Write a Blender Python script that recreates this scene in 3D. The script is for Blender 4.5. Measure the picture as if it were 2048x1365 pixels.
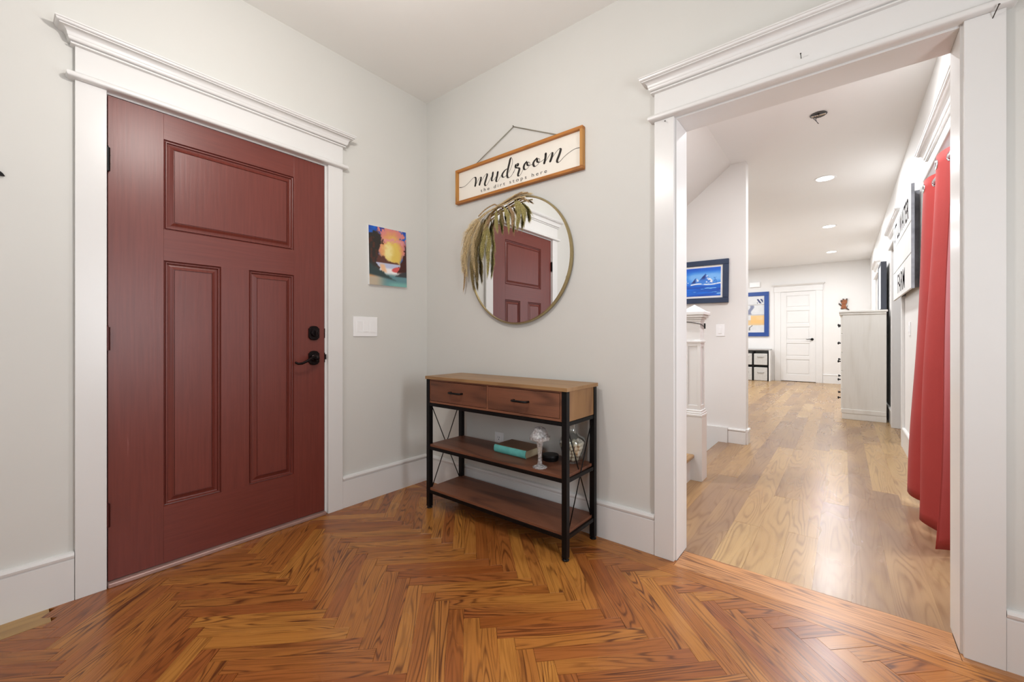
import bpy, bmesh, math, random
import numpy as np
from mathutils import Vector, Matrix

random.seed(7)
rng = np.random.default_rng(11)
PI = math.pi
for o in list(bpy.data.objects):
    bpy.data.objects.remove(o, do_unlink=True)
SC = bpy.context.scene
COL = SC.collection

# ------------------------------------------------------------------ camera, world, large lights, exposure
# world frame: foyer corner at the origin, the entrance-door wall is the plane x=0, the mirror wall is y=0
CAMX, CAMY, CAMZ = 2.3755, -1.9715, 1.03
F_PX, CX_PX, CY_PX = 829.0, 1024.0, 676.5
YAW = math.atan(664 / 829)
cd = bpy.data.cameras.new('camera')
cam = bpy.data.objects.new('camera', cd)
COL.objects.link(cam)
cam.location = (CAMX, CAMY, CAMZ)
cam.rotation_euler = (PI / 2, 0, YAW)
cd.sensor_width = 36
cd.lens = F_PX / 2048 * 36
cd.shift_x = 0
cd.shift_y = -(682.5 - CY_PX) / 2048
cd.clip_start = 0.02
cd.clip_end = 60
SC.camera = cam

SC.view_settings.view_transform = 'Standard'
SC.view_settings.look = 'None'
SC.view_settings.gamma = 1
SC.view_settings.use_curve_mapping = False
SC.view_settings.exposure = 0.0
try:
    SC.cycles.max_bounces = 5
    SC.cycles.diffuse_bounces = 4
    SC.cycles.glossy_bounces = 2
    SC.cycles.transmission_bounces = 4
    SC.cycles.use_denoising = True
    SC.cycles.transparent_max_bounces = 12
    SC.cycles.use_adaptive_sampling = True
    SC.cycles.adaptive_threshold = 0.025
    SC.cycles.sample_clamp_indirect = 6.0
    SC.cycles.caustics_reflective = False
    SC.cycles.caustics_refractive = False
except Exception:
    pass

W = bpy.data.worlds.new('world')
SC.world = W
W.use_nodes = True
W.node_tree.nodes['Background'].inputs[0].default_value = (0.85, 0.92, 1.0, 1)
W.node_tree.nodes['Background'].inputs[1].default_value = 1.5

LAMP_W = 31.0          # foyer pendant, watts of light
RECESS_W = 30.0        # each recessed hall light


def area(name, loc, target, sx, sy, power, col):
    l = bpy.data.lights.new(name, 'AREA')
    l.shape = 'RECTANGLE'
    l.size, l.size_y, l.energy, l.color = sx, sy, power, col
    o = bpy.data.objects.new(name, l)
    COL.objects.link(o)
    o.location = loc
    o.rotation_euler = (Vector(target) - Vector(loc)).to_track_quat('-Z', 'Y').to_euler()
    return o


area('daylight_side_window', (3.36, -1.2, 1.25), (0, -1.2, 1.15), 0.42, 1.0, 21, (0.93, 0.96, 1.0))
area('rear_fill_light', (1.7, -3.02, 1.5), (1.7, 0, 1.2), 1.3, 1.3, 5, (0.95, 0.97, 1.0))  # unseen window light added as general foyer fill
area('daylight_side_room', (4.1, 1.62, 1.45), (1.7, 0.9, 1.0), 0.7, 1.2, 40, (0.86, 0.92, 1.0))
area('family_room_fill_light', (-1.1, 6.6, 1.45), (2.0, 6.0, 1.0), 2.6, 1.5, 45, (0.96, 0.98, 1.0))  # unseen daylight added to brighten the hall and family room


# ------------------------------------------------------------------ helpers: photo measurements on real planes
_c, _s = math.cos(YAW), math.sin(YAW)


def _ray(u, v):
    r = (u - CX_PX) / F_PX
    return (r * _c - _s, r * _s + _c, -(v - CY_PX) / F_PX)


def on_x(u, v, X):
    d = _ray(u, v)
    t = (X - CAMX) / d[0]
    return Vector((X, CAMY + t * d[1], CAMZ + t * d[2]))


def on_y(u, v, Y):
    d = _ray(u, v)
    t = (Y - CAMY) / d[1]
    return Vector((CAMX + t * d[0], Y, CAMZ + t * d[2]))


# ------------------------------------------------------------------ materials
def lin(c):
    out = []
    for x in c[:3]:
        x = x / 255.0
        out.append(x / 12.92 if x <= 0.04045 else ((x + 0.055) / 1.055) ** 2.4)
    return tuple(out) + (1.0,)


def new_mat(name):
    m = bpy.data.materials.new(name)
    m.use_nodes = True
    nt = m.node_tree
    b = nt.nodes['Principled BSDF']
    return m, nt, b


def mat(name, c, rough=0.5, metal=0.0, var=0.0, vscale=6.0, bump=0.0, bscale=60.0, spec=None, trans=0.0, ior=1.45,
        emit=None, estr=0.0, coat=0.0):
    m, nt, b = new_mat(name)
    b.inputs['Base Color'].default_value = lin(c)
    b.inputs['Roughness'].default_value = rough
    b.inputs['Metallic'].default_value = metal
    b.inputs['IOR'].default_value = ior
    b.inputs['Transmission Weight'].default_value = trans
    b.inputs['Coat Weight'].default_value = coat
    if spec is not None:
        b.inputs['Specular IOR Level'].default_value = spec
    if emit:
        b.inputs['Emission Color'].default_value = lin(emit)
        b.inputs['Emission Strength'].default_value = estr
    tc = nt.nodes.new('ShaderNodeTexCoord')
    if var > 0:
        n = nt.nodes.new('ShaderNodeTexNoise')
        n.inputs['Scale'].default_value = vscale
        n.inputs['Detail'].default_value = 4
        nt.links.new(tc.outputs['Object'], n.inputs['Vector'])
        hs = nt.nodes.new('ShaderNodeHueSaturation')
        hs.inputs['Color'].default_value = lin(c)
        mr = nt.nodes.new('ShaderNodeMapRange')
        mr.inputs['From Min'].default_value = 0.3
        mr.inputs['From Max'].default_value = 0.7
        mr.inputs['To Min'].default_value = 1 - var
        mr.inputs['To Max'].default_value = 1 + var
        nt.links.new(n.outputs['Fac'], mr.inputs['Value'])
        nt.links.new(mr.outputs['Result'], hs.inputs['Value'])
        nt.links.new(hs.outputs['Color'], b.inputs['Base Color'])
    if bump > 0:
        n2 = nt.nodes.new('ShaderNodeTexNoise')
        n2.inputs['Scale'].default_value = bscale
        n2.inputs['Detail'].default_value = 3
        nt.links.new(tc.outputs['Object'], n2.inputs['Vector'])
        bp = nt.nodes.new('ShaderNodeBump')
        bp.inputs['Strength'].default_value = bump
        bp.inputs['Distance'].default_value = 0.002
        nt.links.new(n2.outputs['Fac'], bp.inputs['Height'])
        nt.links.new(bp.outputs['Normal'], b.inputs['Normal'])
    return m


def wood(name, tones, dark, axis='X', rough=0.35, ring=26.0, across=11.0, along=1.1, line=0.75, knots=0.0, coat=0.0,
         bump=0.08, fibre=0.18, patch=0.0, knot_col=(40, 24, 14)):
    """Plank wood: board-to-board tone from the object's random number, ring lines, fibres, knots."""
    m, nt, b = new_mat(name)
    N, L = nt.nodes.new, nt.links.new
    tc = N('ShaderNodeTexCoord')
    oi = N('ShaderNodeObjectInfo')
    mp = N('ShaderNodeMapping')
    L(tc.outputs['Object'], mp.inputs['Vector'])
    if axis == 'Y':
        mp.inputs['Rotation'].default_value = (0, 0, -PI / 2)
    elif axis == 'Z':
        mp.inputs['Rotation'].default_value = (0, PI / 2, 0)
    wv = N('ShaderNodeMath')
    wv.operation = 'MULTIPLY'
    wv.inputs[1].default_value = 91.7
    L(oi.outputs['Random'], wv.inputs[0])

    def scaled(sx, sy):
        s = N('ShaderNodeVectorMath')
        s.operation = 'MULTIPLY'
        s.inputs[1].default_value = (sx, sy, sy)
        L(mp.outputs['Vector'], s.inputs[0])
        return s.outputs['Vector']

    def noise(vec, detail=2.0, rough_=0.5, dist=0.0):
        n = N('ShaderNodeTexNoise')
        n.noise_dimensions = '4D'
        n.inputs['Scale'].default_value = 1.0
        n.inputs['Detail'].default_value = detail
        n.inputs['Roughness'].default_value = rough_
        n.inputs['Distortion'].default_value = dist
        L(vec, n.inputs['Vector'])
        L(wv.outputs[0], n.inputs['W'])
        return n.outputs['Fac']

    def math_(op, a, b_=None, clamp=False):
        n = N('ShaderNodeMath')
        n.operation = op
        n.use_clamp = clamp
        for i, x in enumerate((a, b_)):
            if x is None:
                continue
            if isinstance(x, (int, float)):
                n.inputs[i].default_value = x
            else:
                L(x, n.inputs[i])
        return n.outputs[0]

    # growth-ring lines (cathedral grain)
    n1 = noise(scaled(along, across), 1.6, 0.45)
    ph = math_('MULTIPLY', n1, ring * 6.0)
    sn = math_('SINE', ph)
    sn = math_('MULTIPLY_ADD', sn, 0.5)
    nt.nodes[-1].inputs[2].default_value = 0.5
    pw = math_('POWER', sn, 3.0)
    # modulate line strength
    n4 = noise(scaled(2.0, 16.0), 2.0)
    mr = N('ShaderNodeMapRange')
    mr.inputs['From Min'].default_value = 0.32
    mr.inputs['From Max'].default_value = 0.60
    L(n4, mr.inputs['Value'])
    ringf = math_('MULTIPLY', pw, mr.outputs['Result'])
    ringf = math_('MULTIPLY', ringf, line)
    # fibres
    n2 = noise(scaled(5.0, 190.0), 2.0, 0.6)
    fb = N('ShaderNodeMapRange')
    fb.inputs['From Min'].default_value = 0.5
    fb.inputs['From Max'].default_value = 0.72
    fb.inputs['To Max'].default_value = fibre
    L(n2, fb.inputs['Value'])
    # base tone by board
    rp = N('ShaderNodeValToRGB')
    cr = rp.color_ramp
    k = len(tones)
    while len(cr.elements) < k:
        cr.elements.new(0.5)
    for i, t in enumerate(tones):
        cr.elements[i].position = i / max(1, k - 1)
        cr.elements[i].color = lin(t)
    n3 = noise(scaled(1.3, 4.0), 2.0)
    t1 = math_('MULTIPLY', oi.outputs['Random'], 7.31)
    t1 = math_('FRACT', t1)
    t2 = math_('MULTIPLY_ADD', n3, 0.7)
    nt.nodes[-1].inputs[2].default_value = -0.35
    tt = math_('ADD', t1, t2, True)
    L(tt, rp.inputs['Fac'])
    mix1 = N('ShaderNodeMix')
    mix1.data_type = 'RGBA'
    L(rp.outputs['Color'], mix1.inputs['A'])
    mix1.inputs['B'].default_value = lin(dark)
    f12 = math_('ADD', ringf, fb.outputs['Result'], True)
    L(f12, mix1.inputs['Factor'])
    col = mix1.outputs['Result']
    if knots > 0:
        vo = N('ShaderNodeTexVoronoi')
        vo.voronoi_dimensions = '4D'
        vo.inputs['Scale'].default_value = 1.0
        L(scaled(2.2, 4.6), vo.inputs['Vector'])
        L(wv.outputs[0], vo.inputs['W'])
        km = N('ShaderNodeMapRange')
        km.inputs['From Min'].default_value = 0.03
        km.inputs['From Max'].default_value = 0.12
        km.inputs['To Min'].default_value = knots
        km.inputs['To Max'].default_value = 0.0
        L(vo.outputs['Distance'], km.inputs['Value'])
        mix2 = N('ShaderNodeMix')
        mix2.data_type = 'RGBA'
        L(col, mix2.inputs['A'])
        mix2.inputs['B'].default_value = lin(knot_col)
        L(km.outputs['Result'], mix2.inputs['Factor'])
        col = mix2.outputs['Result']
    L(col, b.inputs['Base Color'])
    rr = N('ShaderNodeMapRange')
    rr.inputs['To Min'].default_value = rough - 0.06
    rr.inputs['To Max'].default_value = rough + 0.12
    L(n3, rr.inputs['Value'])
    L(rr.outputs['Result'], b.inputs['Roughness'])
    return m


M = {}
M['wall'] = mat('greige_wall_paint', (210, 209, 204), 0.62, var=0.012, vscale=2.5)
M['hallwall'] = mat('pale_hall_paint', (226, 224, 221), 0.6, var=0.01, vscale=2.5)
M['ceil'] = mat('ceiling_paint', (233, 232, 228), 0.75, var=0.01, vscale=2.0)
M['hallceil'] = mat('hall_ceiling_paint', (236, 236, 235), 0.75, var=0.006, vscale=2.0)
M['trim'] = mat('white_trim_gloss', (222, 221, 219), 0.28, var=0.008, vscale=5)
M['white'] = mat('white_plastic', (240, 240, 240), 0.35)
M['black'] = mat('black_metal', (22, 21, 22), 0.42, 0.6, var=0.1, vscale=20)
M['bronze'] = mat('oil_rubbed_bronze', (28, 20, 20), 0.3, 0.8, var=0.15, vscale=30)
M['gap'] = mat('dark_gap', (30, 18, 12), 0.9)
M['sub'] = mat('subfloor', (58, 32, 18), 0.9, var=0.1)
M['brass'] = mat('brushed_gold', (176, 160, 120), 0.32, 1.0, var=0.08, vscale=20)
M['mirror'] = mat('mirror_silver', (244, 245, 245), 0.005, 1.0)
M['glass'] = mat('clear_glass', (250, 252, 252), 0.0, trans=1.0, ior=1.45)


def thin_glass(name, tint=(250, 252, 252)):
    m, nt, b = new_mat(name)
    N, L = nt.nodes.new, nt.links.new
    out = nt.nodes['Material Output']
    tr = N('ShaderNodeBsdfTransparent')
    tr.inputs['Color'].default_value = lin(tint)
    gl_ = N('ShaderNodeBsdfGlossy')
    gl_.inputs['Roughness'].default_value = 0.03
    gl_.inputs['Color'].default_value = (1, 1, 1, 1)
    lw = N('ShaderNodeLayerWeight')
    lw.inputs['Blend'].default_value = 0.35
    mr_ = N('ShaderNodeMapRange')
    mr_.inputs['To Min'].default_value = 0.05
    mr_.inputs['To Max'].default_value = 0.75
    L(lw.outputs['Facing'], mr_.inputs['Value'])
    mx = N('ShaderNodeMixShader')
    L(mr_.outputs['Result'], mx.inputs['Fac'])
    L(tr.outputs[0], mx.inputs[1])
    L(gl_.outputs[0], mx.inputs[2])
    L(mx.outputs[0], out.inputs['Surface'])
    return m


M['glass'] = thin_glass('clear_thin_glass')
M['cutglass'] = thin_glass('cut_crystal')
nt_ = M['cutglass'].node_tree
tl_ = nt_.nodes.new('ShaderNodeBsdfTranslucent')
tl_.inputs['Color'].default_value = lin((250, 250, 252))
df_ = nt_.nodes.new('ShaderNodeBsdfDiffuse')
df_.inputs['Color'].default_value = lin((250, 250, 252))
ad_ = nt_.nodes.new('ShaderNodeMixShader')
nt_.links.new(tl_.outputs[0], ad_.inputs[1])
nt_.links.new(df_.outputs[0], ad_.inputs[2])
mx_ = nt_.nodes.new('ShaderNodeMixShader')
nz_ = nt_.nodes.new('ShaderNodeTexNoise')
nz_.inputs['Scale'].default_value = 90
mr_ = nt_.nodes.new('ShaderNodeMapRange')
mr_.inputs['From Min'].default_value = 0.35
mr_.inputs['From Max'].default_value = 0.7
mr_.inputs['To Min'].default_value = 0.12
mr_.inputs['To Max'].default_value = 0.6
tc_ = nt_.nodes.new('ShaderNodeTexCoord')
nt_.links.new(tc_.outputs['Object'], nz_.inputs['Vector'])
nt_.links.new(nz_.outputs['Fac'], mr_.inputs['Value'])
nt_.links.new(mr_.outputs['Result'], mx_.inputs['Fac'])
nt_.links.new(nt_.nodes['Material Output'].inputs['Surface'].links[0].from_socket, mx_.inputs[1])
nt_.links.new(ad_.outputs[0], mx_.inputs[2])
nt_.links.new(mx_.outputs[0], nt_.nodes['Material Output'].inputs['Surface'])
M['nail'] = mat('steel_nail', (80, 76, 70), 0.4, 0.9)
M['cord'] = mat('grey_cord', (150, 146, 132), 0.8)
M['sill'] = mat('threshold_metal', (172, 140, 130), 0.4, 0.35, var=0.12, vscale=10)
M['redcloth'] = mat('coral_red_cloth', (158, 52, 48), 0.72, var=0.05, vscale=5, bump=0.25, bscale=420)
M['chrome'] = mat('chrome', (200, 202, 206), 0.15, 1.0)
M['bulb'] = mat('lamp_bulb', (255, 244, 226), 0.4, emit=(255, 247, 240), estr=6.0)
M['led'] = mat('recessed_led', (255, 252, 246), 0.4, emit=(249, 249, 252), estr=6.0)
for k_ in ('bulb', 'led'):
    M[k_].cycles.emission_sampling = 'NONE'
M['script'] = mat('dark_brown_ink', (38, 32, 27), 0.6, var=0.06)
M['signpanel'] = mat('cream_board', (236, 231, 220), 0.55, var=0.015, vscale=8)
M['ink'] = mat('black_ink', (36, 34, 36), 0.95, spec=0.0)

FOYER_TONES = [(144, 80, 36), (160, 97, 44), (168, 106, 48), (182, 122, 56), (150, 86, 42), (164, 100, 47)]
M['oak'] = wood('foyer_red_oak', FOYER_TONES, (86, 42, 16), 'X', rough=0.25, ring=24, across=13, along=1.1, line=0.85, coat=0.0,
                bump=0.05, fibre=0.45)
M['oakpatch'] = wood('pale_patch_board', [(160, 122, 72), (178, 142, 86)], (104, 66, 34), 'X', rough=0.3, ring=6, line=0.5, coat=0.0,
                     bump=0.05, fibre=0.2)
M['oakborder'] = wood('border_oak', [(170, 112, 66), (186, 130, 78), (176, 124, 82)], (98, 54, 26), 'X', rough=0.3, ring=26, across=14,
                      along=0.8, line=0.8, coat=0.0, bump=0.05, fibre=0.3)
HALL_TONES = [(146, 112, 74), (164, 130, 88), (172, 140, 95), (136, 106, 80), (168, 134, 90)]
M['oakhall'] = wood('hall_character_oak', HALL_TONES, (106, 72, 44), 'Y', rough=0.25, ring=22, across=8, along=0.8, line=0.5, knots=0.3,
                    coat=0.0, bump=0.05, fibre=0.16, knot_col=(110, 84, 66))
M['rustic'] = wood('rustic_brown_board', [(110, 68, 49), (124, 78, 56), (135, 88, 64)], (58, 33, 24), 'X', rough=0.42, ring=5,
                   across=7, along=1.4, line=0.55, knots=0.5, bump=0.04, fibre=0.25)
M['rusticlight'] = wood('rustic_top_board', [(156, 120, 80), (168, 132, 90)], (100, 70, 44), 'X', rough=0.4, ring=5, across=7, along=1.4,
                        line=0.5, knots=0.4, bump=0.04, fibre=0.25)
M['rusticside'] = wood('rustic_side_board', [(150, 112, 72), (168, 128, 84)], (100, 64, 38), 'Z', rough=0.42, ring=5, across=7,
                       along=1.4, line=0.5, knots=0.4, bump=0.04, fibre=0.25)
M['honey'] = wood('honey_frame_wood', [(172, 108, 40), (184, 118, 46)], (112, 62, 20), 'X', rough=0.45, ring=7, across=30, along=2,
                  line=0.5, bump=0.04)
M['honeyz'] = wood('honey_frame_wood_upright', [(184, 128, 58), (192, 138, 66)], (120, 72, 26), 'Z', rough=0.45, ring=7, across=30,
                   along=2, line=0.5, bump=0.04)
M['whitewash'] = wood('whitewashed_pine', [(224, 222, 216), (230, 228, 222)], (196, 190, 178), 'Z', rough=0.45, ring=4, across=5,
                      along=0.9, line=0.35, knots=0.3, bump=0.04, fibre=0.15, knot_col=(150, 130, 104))


def door_paint(name, axis):
    m, nt, b = new_mat(name)
    N, L = nt.nodes.new, nt.links.new
    tc = N('ShaderNodeTexCoord')
    mp = N('ShaderNodeMapping')
    mp.inputs['Scale'].default_value = (1, 34, 1.5) if axis == 'Z' else (1, 1.5, 34)
    L(tc.outputs['Object'], mp.inputs['Vector'])
    n = N('ShaderNodeTexNoise')
    n.inputs['Scale'].default_value = 3.0
    n.inputs['Detail'].default_value = 5
    n.inputs['Distortion'].default_value = 0.4
    L(mp.outputs['Vector'], n.inputs['Vector'])
    r = N('ShaderNodeValToRGB')
    r.color_ramp.elements[0].position = 0.25
    r.color_ramp.elements[0].color = lin((100, 44, 36))
    r.color_ramp.elements[1].position = 0.72
    r.color_ramp.elements[1].color = lin((114, 52, 43))
    e = r.color_ramp.elements.new(0.86)
    e.color = lin((150, 100, 92))
    L(n.outputs['Fac'], r.inputs['Fac'])
    L(r.outputs['Color'], b.inputs['Base Color'])
    b.inputs['Roughness'].default_value = 0.36
    bp = N('ShaderNodeBump')
    bp.inputs['Strength'].default_value = 0.12
    bp.inputs['Distance'].default_value = 0.002
    L(n.outputs['Fac'], bp.inputs['Height'])
    L(bp.outputs['Normal'], b.inputs['Normal'])
    return m


M['doorred'] = door_paint('maroon_door_paint', 'Z')
M['doorredh'] = door_paint('maroon_door_paint_rail', 'Y')
M['maroonmetal'] = mat('painted_hinge', (70, 22, 18), 0.4, 0.3)


def vcol_mat(name, rough=0.45):
    m, nt, b = new_mat(name)
    a = nt.nodes.new('ShaderNodeAttribute')
    a.attribute_name = 'paint'
    nt.links.new(a.outputs['Color'], b.inputs['Base Color'])
    b.inputs['Roughness'].default_value = rough
    return m


M['paint'] = vcol_mat('artist_paint')

# ------------------------------------------------------------------ mesh helpers
ROOT = {}


class MB:
    def __init__(self):
        self.v, self.f = [], []

    def add(self, vs, fs):
        k = len(self.v)
        self.v += [tuple(p) for p in vs]
        self.f += [tuple(i + k for i in f) for f in fs]
        return self

    def box(self, x0, x1, y0, y1, z0, z1):
        vs = [(x, y, z) for z in (z0, z1) for y in (y0, y1) for x in (x0, x1)]
        return self.add(vs, [(0, 2, 3, 1), (4, 5, 7, 6), (0, 1, 5, 4), (2, 6, 7, 3), (0, 4, 6, 2), (1, 3, 7, 5)])

    def tube(self, pts, r, n=8, cap=True):
        pts = [Vector(p) for p in pts]
        rs = r if isinstance(r, (list, tuple)) else [r] * len(pts)
        rings, prev = [], None
        for i, p in enumerate(pts):
            t = (pts[min(i + 1, len(pts) - 1)] - pts[max(i - 1, 0)]).normalized()
            if prev is None:
                a = t.orthogonal().normalized()
            else:
                a = (prev - t * prev.dot(t)).normalized()
            prev = a
            b_ = t.cross(a)
            rings.append([p + (a * math.cos(2 * PI * k / n) + b_ * math.sin(2 * PI * k / n)) * rs[i] for k in range(n)])
        vs = [q for ring in rings for q in ring]
        fs = []
        for i in range(len(pts) - 1):
            for k in range(n):
                fs.append((i * n + k, i * n + (k + 1) % n, (i + 1) * n + (k + 1) % n, (i + 1) * n + k))
        if cap:
            fs.append(tuple(range(n))[::-1])
            fs.append(tuple((len(pts) - 1) * n + k for k in range(n)))
        return self.add(vs, fs)

    def lathe(self, prof, c, n=24, axis='Z', closed=False):
        """prof: list of (radius, height) revolved round the axis through c."""
        vs, fs = [], []
        for r, hgt in prof:
            for k in range(n):
                a = 2 * PI * k / n
                p, q = r * math.cos(a), r * math.sin(a)
                if axis == 'Z':
                    vs.append((c[0] + p, c[1] + q, c[2] + hgt))
                elif axis == 'Y':
                    vs.append((c[0] + p, c[1] + hgt, c[2] + q))
                else:
                    vs.append((c[0] + hgt, c[1] + p, c[2] + q))
        m = len(prof)
        rng_ = range(m) if closed else range(m - 1)
        for i in rng_:
            j = (i + 1) % m
            for k in range(n):
                fs.append((i * n + k, i * n + (k + 1) % n, j * n + (k + 1) % n, j * n + k))
        if not closed:
            if prof[0][0] > 1e-5:
                fs.append(tuple(range(n))[::-1])
            if prof[-1][0] > 1e-5:
                fs.append(tuple((m - 1) * n + k for k in range(n)))
        return self.add(vs, fs)

    def prism(self, poly, axis, a, b_):
        """poly: 2D points in the two remaining axes (order x,y,z), extruded along axis from a to b."""
        def P(p, t):
            return {'X': (t, p[0], p[1]), 'Y': (p[0], t, p[1]), 'Z': (p[0], p[1], t)}[axis]
        n = len(poly)
        vs = [P(p, a) for p in poly] + [P(p, b_) for p in poly]
        fs = [tuple(range(n))[::-1], tuple(range(n, 2 * n))]
        fs += [(i, (i + 1) % n, n + (i + 1) % n, n + i) for i in range(n)]
        return self.add(vs, fs)

    def build(self, name, m, parent=None, bevel=0.0, smooth=False, seg=2, recalc=True):
        off = ROOT.get(parent.name, Vector((0, 0, 0))) if parent else Vector((0, 0, 0))
        me = bpy.data.meshes.new(name)
        me.from_pydata([tuple(Vector(p) - off) for p in self.v], [], self.f)
        me.validate()
        if recalc:
            bm = bmesh.new()
            bm.from_mesh(me)
            bmesh.ops.recalc_face_normals(bm, faces=bm.faces)
            bm.to_mesh(me)
            bm.free()
        me.materials.append(M[m] if isinstance(m, str) else m)
        o = bpy.data.objects.new(name, me)
        COL.objects.link(o)
        if parent:
            o.parent = parent
        ROOT[o.name] = off
        if smooth:
            for p in me.polygons:
                p.use_smooth = True
            if smooth == 'auto':
                try:
                    me.set_sharp_from_angle(angle=math.radians(40))
                except Exception:
                    pass
        if bevel > 0:
            bv = o.modifiers.new('bevel', 'BEVEL')
            bv.width = bevel
            bv.segments = seg
            bv.limit_method = 'ANGLE'
            bv.angle_limit = math.radians(40)
        return o


def box(name, m, b, parent=None, bevel=0.0):
    return MB().box(*b).build(name, m, parent, bevel)


def tag(o, label=None, cat=None, group=None, kind=None):
    if label:
        o['label'] = label
    if cat:
        o['category'] = cat
    if group:
        o['group'] = group
    if kind:
        o['kind'] = kind
    return o


def thing(name, loc, label, cat, group=None, kind=None):
    o = bpy.data.objects.new(name, None)
    o.empty_display_size = 0.1
    COL.objects.link(o)
    o.location = loc
    ROOT[o.name] = Vector(loc)
    return tag(o, label, cat, group, kind)


def text_mesh(body, size, spacing=1.0, bold=0.0):
    """Flat outlines of a line of text in the x/y plane (built-in typeface)."""
    cu = bpy.data.curves.new('lettering', 'FONT')
    cu.body = body
    cu.size = size
    cu.space_character = spacing
    cu.resolution_u = 3
    cu.offset = bold
    ob = bpy.data.objects.new('lettering', cu)
    COL.objects.link(ob)
    dg = bpy.context.evaluated_depsgraph_get()
    me = bpy.data.meshes.new_from_object(ob.evaluated_get(dg))
    vs = [tuple(v.co) for v in me.vertices]
    fs = [tuple(p.vertices) for p in me.polygons]
    bpy.data.objects.remove(ob, do_unlink=True)
    bpy.data.meshes.remove(me)
    bpy.data.curves.remove(cu)
    return vs, fs


# value noise for the painted pictures
def vnoise(x, y, seed=0):
    def hsh(i, j):
        n = (i * 374761393 + j * 668265263 + seed * 974711) & 0xFFFFFFFF
        n = ((n ^ (n >> 13)) * 1274126177) & 0xFFFFFFFF
        return ((n ^ (n >> 16)) & 0xFFFF) / 65535.0
    xi, yi = np.floor(x).astype(np.int64), np.floor(y).astype(np.int64)
    fx, fy = x - xi, y - yi
    fx, fy = fx * fx * (3 - 2 * fx), fy * fy * (3 - 2 * fy)
    a, b_ = hsh(xi, yi), hsh(xi + 1, yi)
    c, d = hsh(xi, yi + 1), hsh(xi + 1, yi + 1)
    return (a * (1 - fx) + b_ * fx) * (1 - fy) + (c * (1 - fx) + d * fx) * fy


def fbm(x, y, seed=0, o=4):
    s, a, t = 0, 0.5, 0
    for i in range(o):
        s = s + a * vnoise(x * 2 ** i, y * 2 ** i, seed + i)
        t += a
        a *= 0.5
    return s / t


def painted(name, origin, ux, uy, nx, ny, fn, parent):
    """A painted sheet: a fine grid whose vertices carry the picture's colours (sRGB 0-255 from fn(u,v))."""
    off = ROOT[parent.name]
    U, V = np.meshgrid(np.linspace(0, 1, nx + 1), np.linspace(0, 1, ny + 1))
    P = np.array(origin)[None, None] + U[..., None] * np.array(ux) + V[..., None] * np.array(uy) - np.array(off)
    vs = P.reshape(-1, 3)
    fs = [(j * (nx + 1) + i, j * (nx + 1) + i + 1, (j + 1) * (nx + 1) + i + 1, (j + 1) * (nx + 1) + i) for j in range(ny) for i in range(nx)]
    me = bpy.data.meshes.new(name)
    me.from_pydata(vs.tolist(), [], fs)
    c = np.clip(fn(U, V).reshape(-1, 3) / 255.0, 0, 1)
    c = np.where(c <= 0.04045, c / 12.92, ((c + 0.055) / 1.055) ** 2.4)
    at = me.color_attributes.new('paint', 'FLOAT_COLOR', 'POINT')
    at.data.foreach_set('color', np.c_[c, np.ones(len(c))].astype(np.float32).ravel())
    me.materials.append(M['paint'])
    o = bpy.data.objects.new(name, me)
    COL.objects.link(o)
    o.parent = parent
    ROOT[o.name] = off
    return o


H = 2.74
# ------------------------------------------------------------------ room shell
WT = 0.155          # wall thickness between foyer and hall
FX1, FY0 = 3.4, -3.1  # far sides of the foyer (behind the camera)
DY0, DY1 = -1.705, -0.740     # rough opening of the entrance door
OX0, OX1 = 1.752, 2.690       # rough opening to the hall
HX = 2.82                     # hall right wall face
SY = 2.562                    # wall with the blue picture
FARY = 9.87


def struct(name, m, boxes, label=None, bevel=0.0):
    mb = MB()
    for b in boxes:
        mb.box(*b)
    o = mb.build(name, m, None, bevel)
    tag(o, label, None, None, 'structure')
    return o


struct('wall_left', 'wall', [(-0.15, 0, FY0, DY0, 0, H), (-0.15, 0, DY1, 0, 0, H), (-0.15, 0, DY0, DY1, 2.062, H)],
       'greige painted wall around the maroon entrance door')
struct('wall_right', 'wall', [(-0.15, OX0, 0, WT - 0.03, 0, H), (OX1, FX1, 0, WT - 0.03, 0, H), (OX0, OX1, 0, WT - 0.03, 2.062, H)],
       'greige wall holding the round mirror and the cased hall opening')
struct('wall_right_hall_face', 'hallwall', [(-0.15, OX0, WT - 0.03, WT, 0, H), (OX1, HX, WT - 0.03, WT, 0, H), (OX0, OX1, WT - 0.03, WT, 2.062, H)])
# rear wall with an added window for fill light, side wall with a narrow sidelight
struct('wall_rear', 'wall', [(0, 0.95, FY0 - 0.12, FY0, 0, H), (2.45, FX1, FY0 - 0.12, FY0, 0, H),
                             (0.95, 2.45, FY0 - 0.12, FY0, 0, 0.8), (0.95, 2.45, FY0 - 0.12, FY0, 2.2, H)])
struct('wall_side', 'wall', [(FX1, FX1 + 0.12, FY0, -1.45, 0, H), (FX1, FX1 + 0.12, -0.95, 0, 0, H),
                             (FX1, FX1 + 0.12, -1.45, -0.95, 0, 0.7), (FX1, FX1 + 0.12, -1.45, -0.95, 1.8, H)])
struct('ceiling', 'ceil', [(-0.15, FX1 + 0.12, FY0 - 0.12, WT - 0.03, H, H + 0.1)], 'flat pale grey foyer ceiling')
struct('ceiling_hall', 'hallceil', [(-1.3, 4.4, WT - 0.03, FARY + 0.15, H, H + 0.1)], 'bright white hall ceiling')


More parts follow.
